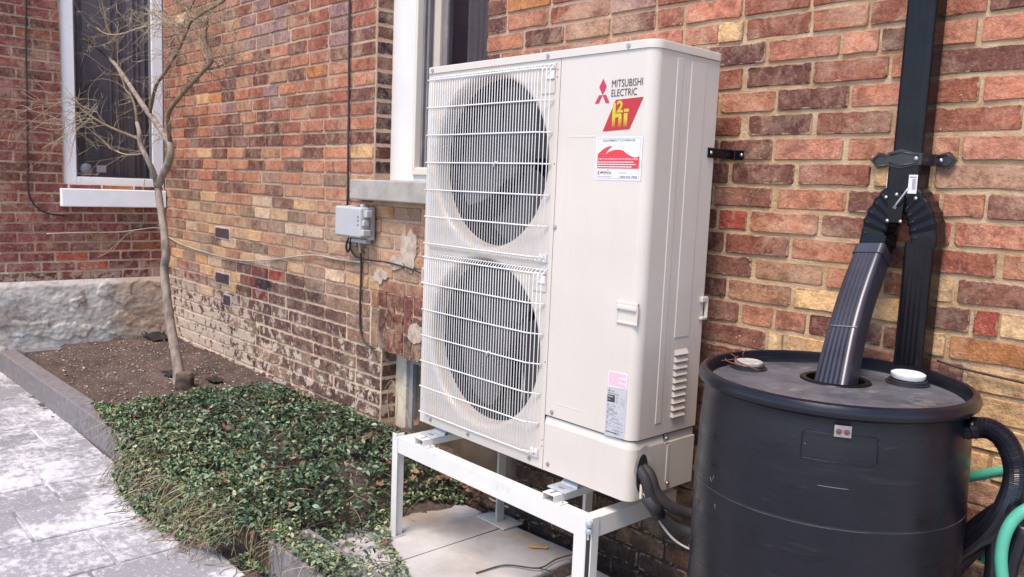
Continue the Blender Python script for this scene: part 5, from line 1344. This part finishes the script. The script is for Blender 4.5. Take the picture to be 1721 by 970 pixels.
def leaves(name, x, y, size, pal, wts, m_, label=None, zlift=0., tilt=.55):
    n = len(x); h = hmap(x, y); z0 = basez(x, y)
    # smooth the step at the kerb so that the cover drapes over it
    z = z0+.012+h*np.sqrt(nrg.random(n))*1.15+zlift
    yaw = nrg.uniform(0, 2*PI, n); pit = nrg.normal(.15, tilt, n); rol = nrg.normal(0, .45, n); L = size*nrg.uniform(.5, 1.45, n); Wd = L*nrg.uniform(.36, .56, n)
    T = np.array([(0, 0, 0), (.33, .5, .10), (.33, 0, .02), (.33, -.5, .10), (.72, .40, .06), (.72, 0, .03), (.72, -.40, .06), (1, 0, -.06)])
    Fq = np.array([(0, 2, 1), (0, 3, 2), (1, 2, 5), (1, 5, 4), (2, 3, 6), (2, 6, 5), (4, 5, 7), (5, 6, 7)])
    P_ = np.empty((n, 8, 3)); P_[:, :, 0] = T[:, 0]*L[:, None]-.4*L[:, None]; P_[:, :, 1] = T[:, 1]*Wd[:, None]; P_[:, :, 2] = T[:, 2]*L[:, None]*1.2
    c, s = np.cos(rol)[:, None], np.sin(rol)[:, None]; a, b = P_[:, :, 1].copy(), P_[:, :, 2].copy(); P_[:, :, 1] = a*c-b*s; P_[:, :, 2] = a*s+b*c
    c, s = np.cos(pit)[:, None], np.sin(pit)[:, None]; a, b = P_[:, :, 0].copy(), P_[:, :, 2].copy(); P_[:, :, 0] = a*c-b*s; P_[:, :, 2] = a*s+b*c
    c, s = np.cos(yaw)[:, None], np.sin(yaw)[:, None]; a, b = P_[:, :, 0].copy(), P_[:, :, 1].copy(); P_[:, :, 0] = a*c-b*s+x[:, None]; P_[:, :, 1] = a*s+b*c+y[:, None]; P_[:, :, 2] += z[:, None]
    P_[:, :, 1] = np.minimum(P_[:, :, 1], YW-.006)
    F_ = (Fq[None]+8*np.arange(n)[:, None, None]).reshape(-1, 3)
    pc = np.array([S2L(*p) for p in pal]); ci = nrg.choice(len(pal), n, p=wts); cc = pc[ci]*nrg.uniform(.65, 1.45, (n, 1)); cc[:, 3] = 1
    C = np.repeat(cc, 8, 0)
    return P_.reshape(-1, 3), F_, C
VV, FF, CC = [], [], []; off = 0
def addl(t):
    global off
    VV.append(t[0]); FF.append(t[1]+off); CC.append(t[2]); off += len(t[0])
GP = [(48, 66, 44), (62, 84, 54), (38, 54, 42), (76, 98, 64), (100, 118, 90), (126, 140, 116), (128, 132, 88), (68, 84, 72)]
x, y = pick(34000); pn = np.array([noise.noise(Vector((a*5.5, b*5.5, 9)))+.5*noise.noise(Vector((a*14, b*14, 3))) for a, b in zip(x, y)]); k = (nrg.random(len(x)) < np.where((x > -.1) & (y < .0), .38, 1.)*np.clip(.66+pn*1.3, .20, 1)); x, y = x[k], y[k]; addl(leaves('l', x, y, .0245, GP+[(120, 88, 66)], [.16, .18, .11, .14, .13, .09, .04, .11, .04], M_LEAF))
# paler growth along the front edge
x, y = pick(26000); k = (y < -.38) | (edged(x, y) < .05); x, y = x[k][:6500], y[k][:6500]
addl(leaves('l', x, y, .021, [(116, 128, 92), (98, 112, 76), (142, 148, 116), (78, 94, 58), (150, 142, 104)], [.3, .3, .14, .18, .08], M_LEAF, zlift=.004))
gc = mesh_np('ground_cover', np.concatenate(VV), np.concatenate(FF), M_LEAF, np.concatenate(CC), smooth=False)
setp(gc, 'low dark green leafy ground cover filling the bed before the wall', 'ground cover', kind='stuff')
# stems and straw
V, F, C = [], [], []
def stem(pts, r, col):
    b = len(V); n = len(pts)
    for i, p in enumerate(pts):
        t = (pts[min(i+1, n-1)]-pts[max(i-1, 0)]).normalized(); s = t.orthogonal().normalized(); u = t.cross(s)
        for k in range(3): a = 2*PI*k/3; V.append(p+r*(math.cos(a)*s+math.sin(a)*u)); C.append(col)
    for i in range(n-1):
        for k in range(3): q = (k+1) % 3; F.append((b+i*3+k, b+i*3+q, b+i*3+3+q, b+i*3+3+k))
SP = [S2L(*c) for c in ((148, 132, 102), (166, 150, 120), (118, 112, 80), (104, 110, 70), (128, 100, 78), (92, 76, 62))]
def stems(n, sel, L0, L1, spread, lift):
    x, y = pick(n*6); k = sel(x, y); x, y = x[k][:n], y[k][:n]; z = basez(x, y)+hmap(x, y)*.8+.01
    for a, b, c in zip(x, y, z):
        yaw = rnd.uniform(0, 2*PI) if spread > 3 else -PI/2+rnd.uniform(-spread, spread); L = rnd.uniform(L0, L1); p = Vector((a, b, c)); pts = [p]; d = Vector((math.cos(yaw), math.sin(yaw), rnd.uniform(0, lift)))
        for i in range(5):
            d = (d+Vector((rnd.uniform(-.55, .55), rnd.uniform(-.55, .55), -.26))).normalized(); q = pts[-1]+d*L/5
            fl = GZ+.004 if q.y < -.62 else (-.335 if q.y < -.50 else -.46); q.z = max(q.z, fl); q.y = min(q.y, YW-.02); pts.append(q)
        stem(pts, rnd.choice((.0009, .0012, .0015)), rnd.choice(SP))
stems(560, lambda x, y: (y < -.46), .05, .14, 9, .3)
stems(950, lambda x, y: (y < -.60), .04, .13, 9, .1)
stems(60, lambda x, y: (y < -.50) & (x > -1.6), .08, .20, 1.6, .2)
stems(330, lambda x, y: (edged(x, y) < .10), .06, .18, 9, .3)
stems(620, lambda x, y: x > -9, .06, .18, 9, .6)
stems(260, lambda x, y: (y < -.42) & (x > -.7), .06, .20, 9, .25)
setp(mesh_np('straw', np.array([tuple(v) for v in V]), np.array(F), M_STRAW, C), 'dry straw stems tangled along the front edge of the green ground cover', 'straw', kind='stuff')
# dead leaves
def dead_proto(seed):
    r = random.Random(seed); n = 10; V = [(0, 0, 0)]; F = []
    for k in range(n):
        a = 2*PI*k/n; q = (1 if k % 2 == 0 else .62)*r.uniform(.75, 1.1); x, y = q*math.cos(a), q*math.sin(a)*.75
        V.append((x, y, r.uniform(.15, .6)*q*q*(1 if r.random() < .8 else -.4)))
    for k in range(n): F.append((0, 1+k, 1+(k+1) % n))
    V += [(a, b, c-.03) for a, b, c in V]; m_ = n+1
    F += [tuple(q+m_ for q in f[::-1]) for f in F]
    for k in range(n): a, b = 1+k, 1+(k+1) % n; F.append((a, a+m_, b+m_, b))
    me = bpy.data.meshes.new('dead_leaf'); me.from_pydata(V, [], F); me.materials.append(M_DEAD); return me
DPM = [dead_proto(s) for s in range(6)]
DC_ = [(134, 94, 70), (156, 120, 94), (116, 76, 60), (168, 134, 108), (102, 72, 60), (142, 102, 74)]
def dleaf(p, s, label, group):
    o = bpy.data.objects.new('dead_leaf', rnd.choice(DPM)); COL.objects.link(o); o.location = p; o.scale = (s, s, s)
    o.rotation_euler = (rnd.uniform(-.5, .5), rnd.uniform(-.5, .5), rnd.uniform(0, 6.3)); c = S2L(*rnd.choice(DC_)); o.color = c; return setp(o, label, 'leaf', group)
def top(x, y): a, b = np.array([x]), np.array([y]); return float(basez(a, b)[0]+hmap(a, b)[0]*1.0+.02)
LB = 'curled brown dead leaf lying on top of the green ground cover'
for px, py, s in ((455, 677, .032), (488, 683, .034), (470, 692, .022), (380, 716, .036), (525, 710, .022), (617, 762, .036), (585, 786, .022), (640, 790, .026), (441, 790, .022), (457, 874, .024), (437, 818, .018), (515, 818, .016), (400, 838, .02), (560, 660, .018), (500, 850, .016), (648, 845, .024), (606, 878, .018), (596, 860, .014), (350, 690, .015), (408, 700, .016), (700, 716, .03), (688, 725, .02), (545, 800, .014), (330, 770, .012), (640, 870, .016), (250, 800, .012), (285, 842, .014)):
    q = P(px, py, 2, -.27); dleaf((q.x, q.y, top(q.x, q.y)), s, LB, 'dead leaves on the ground cover')
for k in range(34):
    x = rnd.uniform(-1.7, -.2); y = rnd.uniform(-.6, .36); dleaf((x, y, top(x, y)-.012), rnd.uniform(.011, .022), LB, 'dead leaves on the ground cover')
LB2 = 'brown dead leaf in the drift between the green plants and the concrete slab'
for k in range(46):
    x = rnd.uniform(-.34, .08); y = rnd.uniform(.02, .40)
    if x > -.2 and y < .30: y = rnd.uniform(.36, .41)
    dleaf((x, y, soil_z(x, y)+rnd.uniform(.03, .10)), rnd.uniform(.018, .036), LB2, 'dead leaves drifted under the stand')
LB3 = 'small brown dead leaf lying in the gap behind the concrete slab'
for k in range(14):
    x = rnd.uniform(.15, 1.2); dleaf((x, rnd.uniform(.36, .42), -.46+rnd.uniform(0, .02)), rnd.uniform(.014, .026), LB3, 'dead leaves behind the slab')
for px, py, s, lb in ((405, 947, .026, 'largest brown dead leaf on the salted paving at the end of the kerb'), (385, 944, .016, 'small pale dead leaf on the salted paving, farthest from the kerb end'), (425, 950, .02, 'brown dead leaf touching the end of the front kerb block')):
    q = P(px, py, 2, GZ+.012); dleaf((q.x, q.y, GZ+.014), s, lb, 'dead leaves by the kerb end')
yl = MB(); q = P(905, 921, 2, -.449)
pts = [(-.042, 0), (-.025, .012), (0, .010), (.02, .013), (.042, .004), (.03, -.008), (.005, -.006), (-.02, -.010)]
ang_ = math.radians(-48); fn = lambda u, v, d: Vector((q.x+u*math.cos(ang_+1.6)-v*math.sin(ang_+1.6), q.y+u*math.sin(ang_+1.6)+v*math.cos(ang_+1.6), -.446+d+.10*u*u*8+v*.15))
yl.prism(pts, fn, 0, .0012); o = yl.build('fallen_leaf', M_YLEAF, None, origin=q); setp(o, 'long yellow fallen leaf lying on the pale concrete slab', 'leaf')
tg2 = MB(); 
tg2.tube(spline([P(800, 963, 2, -.448), P(850, 950, 2, -.446), P(905, 955, 2, -.44), P(935, 940, 2, -.44), P(970, 930, 2, -.43)], 5), .003, 5)
tg2.tube(spline([P(905, 955, 2, -.44), P(930, 960, 2, -.44), P(950, 955, 2, -.42)], 5), .002, 5)
setp(tg2.build('dry_twig', M_STUMP, None, origin=P(880, 955, 2, -.44)), 'dark dry twig lying across the front edge of the concrete slab', 'twig')
# stray wiry stems in front of the cellar window and by the left leg
wy = thing('wiry_stems', 'thin bare plant stems arching before the cellar window', 'plant', (-.80, .38, -.36))
m = MB()
for pts in ([P(655, 720, 1, .36), P(652, 660, 1, .36), P(672, 640, 1, .37), P(695, 668, 1, .37)], [P(662, 720, 1, .36), P(668, 675, 1, .36), P(660, 640, 1, .36), P(645, 655, 1, .36)], [P(690, 720, 1, .36), P(680, 680, 1, .37), P(672, 660, 1, .37)]): m.tube(spline(pts, 6), .0016, 5)
m.build('stems', M_TWIG, wy)
vn = thing('dried_vine', 'dried brown vine strands clinging to the maroon end wall', 'vine', (XW+.02, .2, .4))
m = MB()
for pts in ([(243, 300), (240, 340), (242, 368), (236, 382)], [(256, 383), (225, 388), (205, 402), (190, 420), (165, 432)], [(218, 390), (222, 410), (215, 428), (232, 440)], [(205, 402), (180, 424), (172, 430)]): m.tube(spline([P(a, b, 0, XW+.02) for a, b in pts], 6), .0028, 5)
m.build('stems', M_TWIG, vn)
